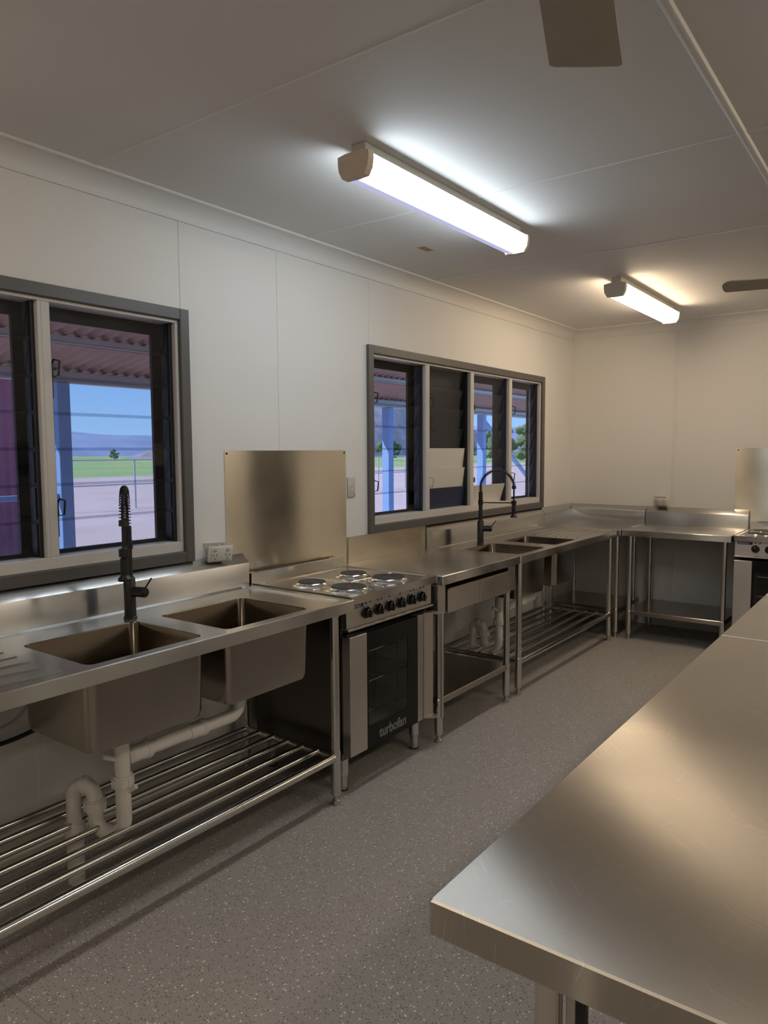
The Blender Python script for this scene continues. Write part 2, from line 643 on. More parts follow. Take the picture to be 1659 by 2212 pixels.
def text_mesh(name, txt, size, mat, parent, origin, xdir, ydir, bold=0.0, depth=0.0006, space=1.0, shear=0.0):
    cu = bpy.data.curves.new(name, 'FONT')
    cu.body = txt
    cu.size = size
    cu.offset = bold
    cu.extrude = depth
    cu.space_character = space
    cu.shear = shear
    cu.resolution_u = 3
    to = bpy.data.objects.new('text_source', cu)
    COL.objects.link(to)
    dg = bpy.context.evaluated_depsgraph_get()
    me = bpy.data.meshes.new_from_object(to.evaluated_get(dg))
    bpy.data.objects.remove(to)
    X = Vector(xdir).normalized()
    Y = Vector(ydir).normalized()
    Z = X.cross(Y)
    mm = Matrix.Identity(4)
    for i in range(3):
        mm[i][0], mm[i][1], mm[i][2] = X[i], Y[i], Z[i]
    mm.translation = origin
    me.transform(mm)
    me.materials.clear()
    me.materials.append(mat)
    me.name = name
    o = bpy.data.objects.new(name, me)
    COL.objects.link(o)
    o.parent = parent
    return o

# ------------------------------------------------------------------ room shell
H, D = 2.633, 6.565
XR, YB = 5.40, -3.20        # the wall on the far side of the kitchen and the one behind the camera
WX = 0.12                   # wall thickness
OPEN_Z0, OPEN_Z1 = 1.098, 2.120
WIN1 = (0.885, 2.103)
WIN2 = (3.505, 5.885)

mb = MB()
mb.box(-WX, XR + WX, YB - WX, D + WX, -0.12, 0.0)
floor = struct(mb.done('floor', M['floor']))
mb = MB()
mb.box(0.02, XR - 0.02, 0.958, 0.962, 0.0, 0.0006)
mb.done('weld_seam', M['seam'], floor)

mb = MB()
ys = [YB, WIN1[0], WIN1[1], WIN2[0], WIN2[1], D]
mb.box(-WX, 0, YB - WX, D + WX, 0, OPEN_Z0)
mb.box(-WX, 0, YB - WX, D + WX, OPEN_Z1, H)
for a, b_ in ((YB - WX, WIN1[0]), (WIN1[1], WIN2[0]), (WIN2[1], D + WX)):
    mb.box(-WX, 0, a, b_, OPEN_Z0, OPEN_Z1)
wall_left = struct(mb.done('wall_left', M['wall']))
for y, w, segs in ((2.129, 0.018, ((2.17, 2.56),)), (2.725, 0.006, ((1.06, 2.56),)), (3.487, 0.008, ((2.172, 2.56),)), (5.92, 0.010, ((2.172, 2.56),)), (1.40, 0.014, ((0.0, 1.0),))):
    for z0, z1 in segs:
        mb = MB()
        mb.box(0.0, 0.0022, y - w / 2, y + w / 2, z0, z1, bev=0.0008)
        mb.done('cover_strip', M['wall'], wall_left)

DOOR = (3.46, 4.36)
mb = MB()
mb.box(-WX, DOOR[0], D, D + WX, 0, H)
mb.box(DOOR[1], XR + WX, D, D + WX, 0, H)
mb.box(DOOR[0], DOOR[1], D, D + WX, 2.06, H)
wall_back = struct(mb.done('wall_back', M['wall']))
for x, w in ((0.93, 0.026), (2.13, 0.026)):
    mb = MB()
    mb.box(x - w / 2, x + w / 2, D - 0.006, D, 0.0, 2.56, bev=0.002)
    mb.done('cover_strip', M['cornice'], wall_back)
mb = MB()
mb.box(XR, XR + WX, YB - WX, D + WX, 0, H)
struct(mb.done('wall_right', M['wall']))
mb = MB()
mb.box(-WX, XR + WX, YB - WX, YB, 0, H)
struct(mb.done('wall_rear', M['wall']))
mb = MB()
mb.box(-WX, XR + WX, YB - WX, D + WX, H, H + 0.1)
ceiling = struct(mb.done('ceiling', M['ceiling']))
for y in (-1.925, -0.725, 0.475, 1.675, 2.871, 4.085, 5.285):
    mb = MB()
    mb.prism([(y - 0.009, H), (y - 0.005, H - 0.003), (y + 0.005, H - 0.003), (y + 0.009, H)], 'x', 0.08, XR - 0.08)
    mb.done('joint_strip', M['ceiling'], ceiling)
mb = MB()
mb.prism([(2.111 - 0.016, H), (2.111 - 0.011, H - 0.008), (2.111, H - 0.011), (2.111 + 0.011, H - 0.008), (2.111 + 0.016, H)], 'y', YB + 0.08, D - 0.08)
mb.done('cover_batten', M['cornice'], ceiling)

def cornice_prof(d=0.086):
    pr_ = [(0, H), (d, H), (d, H - 0.006)]
    for i in range(8):
        t = R(90 * i / 7)
        pr_.append((d - 0.004 - (d - 0.014) * math.sin(t), H - 0.010 - (d - 0.018) * (1 - math.cos(t))))
    pr_ += [(0.008, H - d), (0, H - d)]
    return pr_
mb = MB()
mb.prism(cornice_prof(), 'y', YB, D)
struct(mb.done('trim_1', M['cornice']))
mb = MB()
mb.prism([(D - a, b_) for a, b_ in cornice_prof()], 'x', 0.0, XR)
struct(mb.done('trim_2', M['cornice']))

d1 = bpy.data.objects.new('door_1', None)
COL.objects.link(d1)
d1.location = (DOOR[0], D, 0)
struct(d1)
mb = MB()
mb.box(0.004, 0.896, 0.03, 0.07, 0.006, 2.05, bev=0.003)
mb.done('door_leaf', M['door'], d1)
mb = MB()
mb.lathe([(0.026, 0), (0.026, 0.008), (0.011, 0.012), (0.011, 0.045), (0.024, 0.05), (0.027, 0.065), (0.018, 0.08), (0, 0.082)], (0.83, 0.03, 1.0), 20, (0, -1, 0))
mb.done('door_knob', M['chrome'], d1)

# ------------------------------------------------------------------ louvre windows
def louvre_window(name, y0, y1, mull, opaque):
    """mull: mullion centre lines; opaque: {pane: {blade: material}}."""
    w = struct(bpy.data.objects.new(name, None))
    COL.objects.link(w)
    w.location = (0, y0, OPEN_Z0)
    L, HT = y1 - y0, OPEN_Z1 - OPEN_Z0
    t = 0.048
    for nm, q in (('trim_head', (-t, L + t, HT, HT + t)), ('trim_sill', (-t, L + t, -t, 0)), ('trim_side', (-t, 0, -t, HT + t)), ('trim_side', (L, L + t, -t, HT + t))):
        mb = MB()
        if nm in ('trim_head', 'trim_sill'):
            mb.box(0.0, 0.022, q[0] + t, q[1] - t, q[2], q[3], bev=0.0025)
        else:
            mb.box(0.0, 0.022, q[0], q[1], q[2], q[3], bev=0.0025)
        mb.done(nm, M['trim'], w)
    fz0, fz1, fj = 0.046, 0.014, 0.016
    mb = MB()
    mb.box(-0.085, 0.004, 0, L, 0, fz0, bev=0.002)
    mb.done('frame_sill', M['alu'], w)
    mb = MB()
    mb.box(-0.085, 0.004, 0, L, HT - fz1, HT, bev=0.002)
    mb.done('frame_head', M['alu'], w)
    for a in (0, L - fj):
        mb = MB()
        mb.box(-0.085, 0.004, a, a + fj, fz0, HT - fz1, bev=0.002)
        mb.done('frame_jamb', M['alu'], w)
    ml = [m_ - y0 for m_ in mull]
    mw = 0.024
    for a in ml:
        mb = MB()
        mb.box(-0.085, 0.003, a - mw, a + mw, fz0, HT - fz1, bev=0.002)
        mb.box(0.0025, 0.0045, a - mw * 0.45, a - mw * 0.38, fz0, HT - fz1)
        mb.done('mullion', M['alu'], w)
    edges = [fj] + [v for a in ml for v in (a - mw, a + mw)] + [L - fj]
    panes = [(edges[2 * i], edges[2 * i + 1]) for i in range(len(ml) + 1)]
    z0, z1 = fz0, HT - fz1
    nb = 7
    pitch = (z1 - z0) / nb
    for pi, (a, b_) in enumerate(panes):
        g = 0.014
        for ya in (a, b_ - g):
            mb = MB()
            mb.box(-0.082, -0.022, ya, ya + g, z0, z1)
            for k in range(nb):
                zc = z0 + (k + 0.5) * pitch
                yi = ya + g if ya == a else ya - 0.005
                mb.box(-0.060, -0.034, yi, yi + 0.005, zc - 0.060, zc + 0.060)
            mb.done('louvre_gallery', M['dark'], w)
        for k in range(nb):
            mt = opaque.get(pi, {}).get(k, M['glass'])
            tilt = 7.0
            if pi in OPENED.get(name, {}):
                tilt = OPENED[name][pi].get(k, 7.0)
            zc = z0 + (nb - 1 - k + 0.5) * pitch
            hh = pitch / 2 + 0.006
            M4 = Matrix.Translation((-0.047, 0, zc)) @ Matrix.Rotation(R(tilt), 4, 'Y')
            mb = MB()
            mb.box(-0.003, 0.003, a + g + 0.003, b_ - g - 0.003, -hh, hh, M4=M4)
            mb.done('louvre_blade', mt, w)
        for zc in (z0 + 1.35 * pitch, z0 + 5.2 * pitch):
            wh = (name == 'window_2' and pi == 2)
            lone = M['cream'] if (name == 'window_2' and pi == 1 and zc < 0.5) else M['dark']
            hx, hy = -0.004, a + 0.012
            mb = MB()
            if wh:
                mb.box(-0.03, 0.004, a + 0.002, a + 0.022, zc - 0.018, zc + 0.018, bev=0.003)
            else:
                mb.tube([(hx - 0.01, hy, zc - 0.03), (hx + 0.02, hy + 0.006, zc - 0.024), (hx + 0.026, hy + 0.008, zc + 0.03), (hx, hy, zc + 0.036), (hx - 0.014, hy, zc + 0.02)], 0.0042, 8, closed=True)
                mb.box(-0.024, -0.004, a + 0.001, a + 0.008, zc - 0.11, zc + 0.02, bev=0.001)
            mb.done('louvre_handle', lone, w)
        # fly screen in its own frame on the outside
        if (name, pi) == ('window_2', 1):
            mb = MB()
            mb.box(-0.124, -0.112, a - 0.05, b_ + 0.05, 0.0, HT, bev=0.002)
            bd = mb.done('backing_board', M['board'], w)
            mb = MB()
            mb.box(-0.111, -0.109, a + 0.02, a + 0.22, z0 + 2.25 * pitch, z0 + 3.4 * pitch)
            mb.done('navy_patch', M['navy'], bd)
            continue
        st = {('window_2', 3): 0.015, ('window_2', 2): 0.058}.get((name, pi), 0.06)
        sa, sb = a - 0.02, b_ + 0.02
        mb = MB()
        X0, X1 = -0.128, -0.112
        mb.box(X0, X1, sa, sa + 0.035, 0, HT)
        mb.box(X0, X1, sb - st, sb + 0.03, 0, HT)
        mb.box(X0, X1, sa + 0.035, sb - st, 0.0, 0.058)
        mb.box(X0, X1, sa + 0.035, sb - st, HT - 0.062, HT)
        sf = mb.done('fly_screen', M['dark'], w)
        mb = MB()
        mb.box(-0.1215, -0.1205, sa + 0.034, sb - st + 0.001, 0.056, HT - 0.060)
        mb.done('screen_mesh', M['screen'] if name == 'window_1' else M['screen_thin'], sf)
    return w

M['screen_thin'] = mesh_screen('worn fly screen mesh', 0.90, (0.10, 0.10, 0.12))
OPENED = {'window_2': {0: {0: 17.0, 1: 17.0, 2: 15.0}, 2: {6: 17.0, 0: 12.0}}, 'window_1': {}}
louvre_window('window_1', WIN1[0], WIN1[1], [1.491], {})
louvre_window('window_2', WIN2[0], WIN2[1], [4.115, 4.709, 5.322],
              {1: {4: M['whiteblade'], 5: M['whiteblade'], 6: M['navy']}, 2: {6: M['whiteblade']}})

# ------------------------------------------------------------------ steel benches (local: wall at x = 0, length along y)
BD, BZ = 0.703, 0.900
LEGX = 0.655
def leg(parent, x, y, top=0.852, sleeve=0.235, r=0.0192):
    mb = MB()
    mb.lathe([(0, 0.045), (r + 0.0028, 0.045), (r + 0.0028, sleeve), (r, sleeve + 0.003), (r, top - 0.02), (r + 0.004, top - 0.018), (r + 0.004, top), (0, top)], (x, y, 0), 20)
    lg = mb.done('leg', M['tube'], parent)
    mb = MB()
    mb.lathe([(0, 0.0), (0.016, 0.0), (0.0175, 0.006), (0.0175, 0.018), (0.011, 0.022), (0.011, 0.047), (0, 0.047)], (x, y, 0), 16)
    mb.done('foot', M['panel'], lg)
    return lg

UP = [(0.002, 0.8905), (0.05, 0.8905), (0.05, 1.006), (0.048, 1.010), (0.006, 1.049), (0.002, 1.050)]
def slat_shelf(par, y0, y1, z=0.212):
    x0, x1 = 0.085, LEGX
    for y in (y0, y1):
        mb = MB()
        mb.cyl((x0, y, z), (x1, y, z), 0.0165, seg=14)
        mb.done('shelf_rail', M['tube'], par)
    for i, x in enumerate([0.095 + k * 0.0925 for k in range(6)]):
        mb = MB()
        mb.cyl((x, y0 + 0.010, z + 0.007), (x, y1 - 0.010, z + 0.007), 0.0125, seg=14)
        mb.done('slat', M['tube'], par)
    mb = MB()
    mb.cyl((x1, y0, z), (x1, y1, z), 0.019, seg=16)
    mb.done('front_rail', M['tube'], par)

def sink_bench(label, y_world, L, bowls, drain, rim_end):
    """bowls: list of (y0, y1); drain: (y0, y1) of the drainer, all local."""
    t = thing('sink_bench', label, 'sink bench', (0, y_world, 0), 0, None)
    zd = 0.8925
    bx0, bx1 = 0.235, 0.642
    loops = [rrect(bx0, bx1, a, b_, 0.032) for a, b_ in bowls]
    inx0, inx1, iny0, iny1 = 0.062, BD - 0.040, 0.040, L - 0.040
    mb = MB()
    mb.holed(rrect(inx0 + 0.008, inx1 - 0.008, iny0 + 0.008, iny1 - 0.008, 0.02), loops, zd)
    # raised rim around the wet area
    o_l = rrect(0.002, BD, 0, L, 0.004)
    i_l = rrect(inx0, inx1, iny0, iny1, 0.025)
    mb.holed(o_l, [i_l], BZ)
    d_l = rrect(inx0 + 0.008, inx1 - 0.008, iny0 + 0.008, iny1 - 0.008, 0.02)
    mb.loft([[(p[0], p[1], BZ) for p in i_l], [(p[0], p[1], zd) for p in d_l]])
    e_l = rrect(0.0, BD + 0.0025, -0.0025, L + 0.0025, 0.006)
    e_l = [(max(p[0], 0.002), min(max(p[1], 0.0), L)) for p in e_l]
    f_l = [(max(p[0], 0.002), p[1]) for p in rrect(0.0, BD + 0.0025, 0.0, L, 0.006)]
    mb.loft([[(p[0], p[1], BZ) for p in o_l], [(p[0], p[1], BZ - 0.003) for p in f_l], [(p[0], p[1], 0.850) for p in f_l],
             [(min(max(p[0], 0.012), BD - 0.016), min(max(p[1], 0.016), L - 0.016), 0.850) for p in f_l]])
    mb.done('benchtop', M['steel'], t, recalc=True)
    mb = MB()
    mb.prism(UP, 'y', 0.0005, L - 0.0005)
    mb.done('upstand', M['steel'], t)
    for a, b_ in bowls:
        mb = MB()
        r = 0.032
        zb = 0.600
        def lp(off, z, rr):
            return [(p[0], p[1], z) for p in rrect(bx0 + off, bx1 - off, a + off, b_ - off, rr)]
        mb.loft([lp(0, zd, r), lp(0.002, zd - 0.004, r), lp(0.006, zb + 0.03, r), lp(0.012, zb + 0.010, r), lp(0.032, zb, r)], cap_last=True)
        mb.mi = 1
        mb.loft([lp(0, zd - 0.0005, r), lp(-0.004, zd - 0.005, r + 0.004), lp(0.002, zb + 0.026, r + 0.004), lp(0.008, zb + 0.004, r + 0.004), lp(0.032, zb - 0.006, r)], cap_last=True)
        bw = mb.done('bowl', [M['bowl_in_shaded'], M['bowl']], t, recalc=False)
        mb = MB()
        cx, cy = (bx0 + bx1) / 2, (a + b_) / 2
        mb.lathe([(0, zb + 0.0015), (0.020, zb + 0.0015), (0.030, zb + 0.003), (0.043, zb + 0.004), (0.045, zb + 0.001), (0, zb + 0.001)], (cx, cy, 0), 24)
        mb.lathe([(0.0, zb - 0.007), (0.045, zb - 0.007), (0.045, zb - 0.016), (0.028, zb - 0.03), (0, zb - 0.03)], (cx, cy, 0), 24)
        mb.done('waste', M['chrome'], bw)
    d0, d1_ = drain
    for i in range(6):
        x = 0.19 + i * 0.085
        mb = MB()
        mb.prism([(x - 0.009, zd), (x - 0.004, zd + 0.0028), (x + 0.004, zd + 0.0028), (x + 0.009, zd)], 'y', d0, d1_)
        mb.done('drainer_rib', M['steel'], t)
    for y in (0.078, L - 0.080):
        leg(t, LEGX, y)
        leg(t, 0.085, y)
    slat_shelf(t, 0.078, L - 0.080)
    return t

Y1 = 2.451
L1 = 1.800
near_sink = sink_bench('near stainless double bowl sink bench with slatted tube undershelf', Y1 - L1, L1,
                       [(1.229 - (Y1 - L1), 1.678 - (Y1 - L1)), (1.786 - (Y1 - L1), 2.230 - (Y1 - L1))], (0.08, 0.50), True)
Y3 = 4.078
far_sink = sink_bench('far stainless double bowl sink bench under the wide window', Y3, 1.800,
                      [(0.100, 0.508), (0.668, 1.045)], (1.13, 1.70), True)

def flat_top(mb, x0, x1, y0, y1, z=BZ, dz=0.050):
    o = rrect(x0, x1, y0, y1, 0.004)
    i_ = rrect(x0 + 0.003, x1 - 0.003, y0 + 0.003, y1 - 0.003, 0.003)
    n_ = rrect(x0 + 0.016, x1 - 0.016, y0 + 0.016, y1 - 0.016, 0.003)
    mb.loft([[(p[0], p[1], z) for p in i_], [(p[0], p[1], z - 0.003) for p in o], [(p[0], p[1], z - dz + 0.002) for p in o],
             [(p[0], p[1], z - dz) for p in i_], [(p[0], p[1], z - dz) for p in n_], [(p[0], p[1], z - 0.006) for p in n_]], cap_first=True, cap_last=True)

def solid_shelf(par, x0, x1, y0, y1, z=0.240, mat='shelf'):
    mb = MB()
    flat_top(mb, x0, x1, y0, y1, z, 0.036)
    return mb.done('undershelf', M[mat], par)

# drawer bench
Y2, L2 = 3.180, 0.893
t = thing('drawer_bench', 'stainless bench with two drawers right of the near range', 'bench', (0, Y2, 0))
mb = MB()
flat_top(mb, 0.002, BD - 0.002, 0.0, L2)
mb.done('benchtop', M['steel'], t)
mb = MB()
mb.prism([(0.002, 0.9005), (0.012, 0.9005), (0.012, 1.049), (0.002, 1.049)], 'y', 0.082, L2 - 0.001)
mb.done('upstand', M['sheet'], t)
mb = MB()
mb.box(0.30, 0.672, 0.0, 0.074, 0.690, 0.849, bev=0.002)
mb.box(0.30, 0.672, L2 - 0.096, L2 - 0.004, 0.690, 0.849, bev=0.002)
mb.box(0.30, 0.655, 0.074, L2 - 0.096, 0.838, 0.849)
mb.box(0.30, 0.310, 0.074, L2 - 0.096, 0.690, 0.838)
mb.done('drawer_housing', M['panel'], t)
for a, b_ in ((0.088, 0.430), (0.436, 0.792)):
    mb = MB()
    mb.box(0.670, 0.680, a, b_, 0.688, 0.812, bev=0.002)
    mb.prism([(0.6705, 0.8125), (0.679, 0.8125), (0.690, 0.822), (0.688, 0.8235), (0.679, 0.8165), (0.6705, 0.8165)], 'y', a, b_)
    dr = mb.done('drawer', M['panel'], t)
    mb = MB()
    mb.box(0.32, 0.669, a + 0.01, a + 0.013, 0.695, 0.80)
    mb.box(0.32, 0.669, b_ - 0.013, b_ - 0.01, 0.695, 0.80)
    mb.box(0.32, 0.669, a + 0.013, b_ - 0.013, 0.695, 0.698)
    mb.done('drawer_tray', M['panel'], dr)
mb = MB()
mb.box(BD - 0.0025, BD - 0.0012, 0.045, 0.135, 0.868, 0.888)
mb.done('rating_plate', M['panel'], t)
for y in (0.034, L2 - 0.083):
    leg(t, LEGX, y, top=0.70 if y > 0.1 else 0.70)
    leg(t, 0.085, y)
solid_shelf(t, 0.066, LEGX + 0.012, 0.030, L2 - 0.080)

# corner bench and the bench along the back wall
YC = 5.882
t = thing('corner_bench', 'stainless corner bench between far sink bench and back wall', 'bench', (0, YC, 0))
mb = MB()
flat_top(mb, 0.002, 0.712, 0.0, D - YC - 0.002)
mb.done('benchtop', M['steel'], t)
CD = D - YC
mb = MB()
mb.prism(UP, 'y', 0.001, CD - 0.0505)
mb.prism([(CD - a, z) for a, z in UP], 'x', 0.002, 0.711)
mb.done('upstand', M['steel'], t)
for x, y in ((LEGX + 0.008, 0.062), (0.085, 0.062), (LEGX - 0.02, CD - 0.09), (0.085, CD - 0.09)):
    leg(t, x, y)
solid_shelf(t, 0.066, LEGX + 0.025, 0.045, CD - 0.06)

X5, L5 = 0.717, 0.818
t = thing('work_bench', 'stainless work bench with solid undershelf against the back wall', 'bench', (X5, D, 0), R(-90))
mb = MB()
flat_top(mb, 0.002, 0.678, 0.0, L5)
mb.done('benchtop', M['steel'], t)
mb = MB()
mb.prism(UP, 'y', 0.0005, L5 - 0.0005)
mb.done('upstand', M['steel'], t)
for x, y in ((0.626, 0.055), (0.085, 0.055), (0.626, L5 - 0.055), (0.085, L5 - 0.055)):
    leg(t, x, y)
solid_shelf(t, 0.066, 0.642, 0.040, L5 - 0.040)

# island tables
IX, IW = 2.127, 0.76
for k, (ya, yb_, lab) in enumerate(((0.843, 2.699, 'large scratched stainless island table nearest the camera'),
                                    (2.703, 4.555, 'stainless island table behind the nearest one, end to end'))):
    t = thing('island_table', lab, 'table', (IX, ya, 0))
    LL = yb_ - ya
    mb = MB()
    flat_top(mb, 0.0, IW, 0.0, LL, BZ, 0.054)
    mb.done('tabletop', M['steel_island'], t)
    for x, y in ((0.145, 0.092), (IW - 0.145, 0.092), (0.145, LL - 0.092), (IW - 0.145, LL - 0.092)):
        leg(t, x, y, top=0.848, r=0.0195)
    mb = MB()
    mb.box(0.168, 0.182, 0.098, 0.112, 0.05, 0.847, bev=0.001)
    mb.done('channel', M['panel'], t)
    mb = MB()
    mb.box(0.182, 0.196, 0.098, 0.112, 0.05, 0.847, bev=0.001)
    mb.done('channel_edge', M['rubber'], t)
    solid_shelf(t, 0.13, IW - 0.13, 0.30, LL - 0.09, 0.24)

# ------------------------------------------------------------------ ranges (local: wall at x = 0, width along y)
def make_range(label, loc, rz):
    t = thing('electric_range', label, 'range', loc, rz)
    Wd = 0.692
    # carcass
    mb = MB()
    mb.box(0.07, 0.618, 0.002, 0.022, 0.150, 0.865, bev=0.002)
    mb.box(0.07, 0.618, Wd - 0.022, Wd - 0.002, 0.150, 0.865, bev=0.002)
    mb.box(0.07, 0.085, 0.022, Wd - 0.022, 0.150, 0.865)
    mb.box(0.085, 0.618, 0.022, Wd - 0.022, 0.150, 0.165)
    mb.box(0.085, 0.648, 0.022, Wd - 0.022, 0.745, 0.760)
    mb.done('body', M['darksteel'], t)
    mb = MB()
    mb.box(0.10, 0.110, 0.08, Wd - 0.08, 0.20, 0.70)
    mb.box(0.11, 0.612, 0.08, 0.09, 0.20, 0.70)
    mb.box(0.11, 0.612, Wd - 0.09, Wd - 0.08, 0.20, 0.70)
    mb.box(0.11, 0.612, 0.09, Wd - 0.09, 0.20, 0.21)
    mb.box(0.11, 0.612, 0.09, Wd - 0.09, 0.69, 0.70)
    cav = mb.done('oven_cavity', M['cavity'], t)
    for sy in (0.095, Wd - 0.101):
        mb = MB()
        for sx in (0.20, 0.35, 0.50):
            mb.box(sx, sx + 0.006, sy, sy + 0.006, 0.24, 0.66)
        mb.box(0.20, 0.506, sy, sy + 0.006, 0.234, 0.2405)
        mb.done('rack_support', M['tube'], cav)
    for z in (0.305, 0.455, 0.600):
        mb = MB()
        mb.tube([(0.14, 0.10, z), (0.590, 0.10, z), (0.590, Wd - 0.10, z), (0.14, Wd - 0.10, z)], 0.0038, 6, closed=True)
        for i in range(15):
            y = 0.13 + i * (Wd - 0.26) / 14
            mb.cyl((0.14, y, z), (0.590, y, z + 0.001), 0.0022, seg=6)
        mb.done('oven_rack', M['chrome'], cav)
    # hob
    zt = 0.906
    plates = [(0.320, 0.143, 0.066), (0.325, 0.455, 0.066), (0.545, 0.148, 0.082), (0.545, 0.462, 0.082)]
    mb = MB()
    hx1 = 0.683
    ol = rrect(0.058, hx1, 0.0, Wd + 0.012, 0.005)
    il = rrect(0.090, hx1 - 0.028, 0.028, Wd - 0.016, 0.02)
    dl = rrect(0.096, hx1 - 0.036, 0.036, Wd - 0.024, 0.02)
    holes = [[(px + (r + 0.026) * math.cos(2 * math.pi * k / 28), py + (r + 0.026) * math.sin(2 * math.pi * k / 28)) for k in range(28)] for px, py, r in plates]
    mb.holed(ol, [il], zt)
    mb.loft([[(p[0], p[1], zt) for p in il], [(p[0], p[1], zt - 0.005) for p in dl]])
    mb.holed(dl, holes, zt - 0.005)
    mb.loft([[(p[0], p[1], zt) for p in ol], [(p[0], p[1], zt - 0.036) for p in ol], [(min(max(p[0], 0.075), hx1 - 0.018), min(max(p[1], 0.015), Wd - 0.003), zt - 0.036) for p in ol]])
    for (px, py, r), hl in zip(plates, holes):
        def ring(rr, z):
            return [(px + rr * math.cos(2 * math.pi * k / 28), py + rr * math.sin(2 * math.pi * k / 28), z) for k in range(28)]
        mb.loft([[(p[0], p[1], zt - 0.005) for p in hl], ring(r + 0.018, zt - 0.001), ring(r + 0.010, zt + 0.003), ring(r + 0.004, zt + 0.003)])
    mb.done('hob', M['hob'], t, recalc=True)
    mb = MB()
    mb.box(0.420, 0.428, 0.05, Wd - 0.04, zt - 0.0052, zt - 0.0028, bev=0.001)
    mb.box(0.11, 0.63, 0.296, 0.304, zt - 0.0052, zt - 0.0028, bev=0.001)
    mb.done('hob_ridge', M['hob'], t)
    for px, py, r in plates:
        mb = MB()
        mb.lathe([(0, zt + 0.002), (r, zt + 0.002), (r + 0.001, zt + 0.014), (r - 0.002, zt + 0.0165), (r * 0.30, zt + 0.0165), (r * 0.28, zt + 0.0158), (0, zt + 0.0158)], (px, py, 0), 32)
        hp = mb.done('hot_plate', M['iron'], t)
        mb = MB()
        mb.lathe([(r + 0.0015, zt + 0.0025), (r + 0.012, zt + 0.0025), (r + 0.010, zt + 0.007), (r + 0.005, zt + 0.012), (r + 0.0015, zt + 0.012)], (px, py, 0), 32)
        mb.done('plate_ring', M['chrome'], hp)
        mb = MB()
        mb.lathe([(0, zt + 0.0159), (r * 0.17, zt + 0.0159), (r * 0.17, zt + 0.0168), (0, zt + 0.0168)], (px, py, 0), 20)
        mb.done('centre_dot', M['red'], hp)
    # rear vent riser
    mb = MB()
    mb.box(0.020, 0.060, -0.001, Wd + 0.012, 0.870, 0.955, bev=0.002)
    rs = mb.done('rear_riser', M['hob'], t)
    mb = MB()
    mb.box(0.022, 0.034, 0.05, Wd - 0.09, 0.9535, 0.9575)
    mb.done('vent_slot', M['slot'], rs)
    # control panel
    px_ = 0.650
    mb = MB()
    mb.box(0.600, px_, 0.002, Wd - 0.002, 0.758, 0.868, bev=0.002)
    mb.box(0.618, px_ + 0.012, 0.0, Wd, 0.746, 0.757, bev=0.002)
    mb.done('control_panel', M['panel'], t)
    for i in range(6):
        y = 0.142 + i * 0.0893
        z = 0.812
        mb = MB()
        mb.lathe([(0.0285, 0.0), (0.0285, 0.004), (0.0245, 0.006), (0.0225, 0.022), (0.019, 0.027), (0, 0.028)], (px_, y, z), 24, (1, 0, 0))
        mb.box(px_ + 0.010, px_ + 0.033, y - 0.005, y + 0.005, z - 0.021, z + 0.021, bev=0.002)
        kb = mb.done('control_knob', M['knob'], t)
        mb = MB()
        mb.box(px_ + 0.0325, px_ + 0.0336, y - 0.001, y + 0.001, z + 0.008, z + 0.020)
        mb.done('pointer', M['print_white'], kb)
        if i not in (2, 3):
            mb = MB()
            mb.lathe([(0, -0.001), (0.0065, -0.001), (0.0065, 0.003), (0.0042, 0.0035), (0.0042, 0.002), (0, 0.002)], (px_, y + 0.001, z + 0.044), 14, (1, 0, 0))
            il_ = mb.done('indicator_light', M['knob'], t)
            mb = MB()
            mb.lathe([(0, 0.002), (0.004, 0.002), (0.003, 0.004), (0, 0.0045)], (px_, y + 0.001, z + 0.044), 12, (1, 0, 0))
            mb.done('lens', M['print_white'], il_)
        mb = MB()
        mb.lathe([(0, -0.0005), (0.0056, -0.0005), (0.0056, 0.0006), (0, 0.0006)], (px_, y + (0.029 if i not in (2, 3) else 0.001), z + 0.043), 14, (1, 0, 0))
        mb.done('symbol_dot', M['dot'], t)
    mb = MB()
    mb.box(px_ - 0.001, px_ + 0.0015, 0.020, 0.121, 0.842, 0.863, bev=0.0006)
    bd = mb.done('badge', M['badge'], t)
    text_mesh('badge_lettering', 'MOFFAT', 0.0175, M['print_white'], bd, (px_ + 0.0016, 0.027, 0.8462), (0, 1, 0), (0, 0, 1), bold=0.0006, depth=0.0003, space=1.22)
    # door
    dx0, dx1 = 0.622, 0.668
    ya, yb_, za, zb = 0.002, 0.674, 0.178, 0.722
    gl0, gl1 = 0.125, 0.540
    mb = MB()
    mb.box(dx0, dx1, ya, gl0, za, zb, bev=0.002)
    mb.done('door_stile', M['panel'], t)
    mb = MB()
    mb.box(dx0, dx1, gl1, yb_, za, zb, bev=0.002)
    mb.box(dx1, dx1 + 0.004, gl1 + 0.050, yb_, za + 0.002, zb - 0.002, bev=0.001)
    mb.done('door_stile', M['panel'], t)
    # dark inner skin of the door, seen on its edge
    mb = MB()
    mb.box(dx0 - 0.012, dx0 - 0.001, ya - 0.0005, yb_, za + 0.004, zb - 0.004)
    wz0, wz1, wy0, wy1 = 0.275, 0.640, gl0 + 0.012, 0.452
    bm_hole = MB()
    mb.bm.free()
    mb = MB()
    for q in ((ya, gl0, za, zb), (gl1, yb_, za, zb), (gl0, gl1, za, wz0 - 0.02), (gl0, gl1, wz1 + 0.02, zb)):
        mb.box(dx0 - 0.012, dx0 - 0.001, q[0], q[1], q[2] + 0.004, q[3] - 0.004)
    mb.done('door_inner', M['darksteel'], t)
    bm_hole.bm.free()
    mb = MB()
    for q in ((gl0 + 0.0005, wy0, za, zb), (wy1, gl1 - 0.0005, za, zb), (wy0, wy1, za, wz0), (wy0, wy1, wz1, zb)):
        mb.box(dx1 - 0.008, dx1 - 0.0008, q[0], q[1], q[2], q[3])
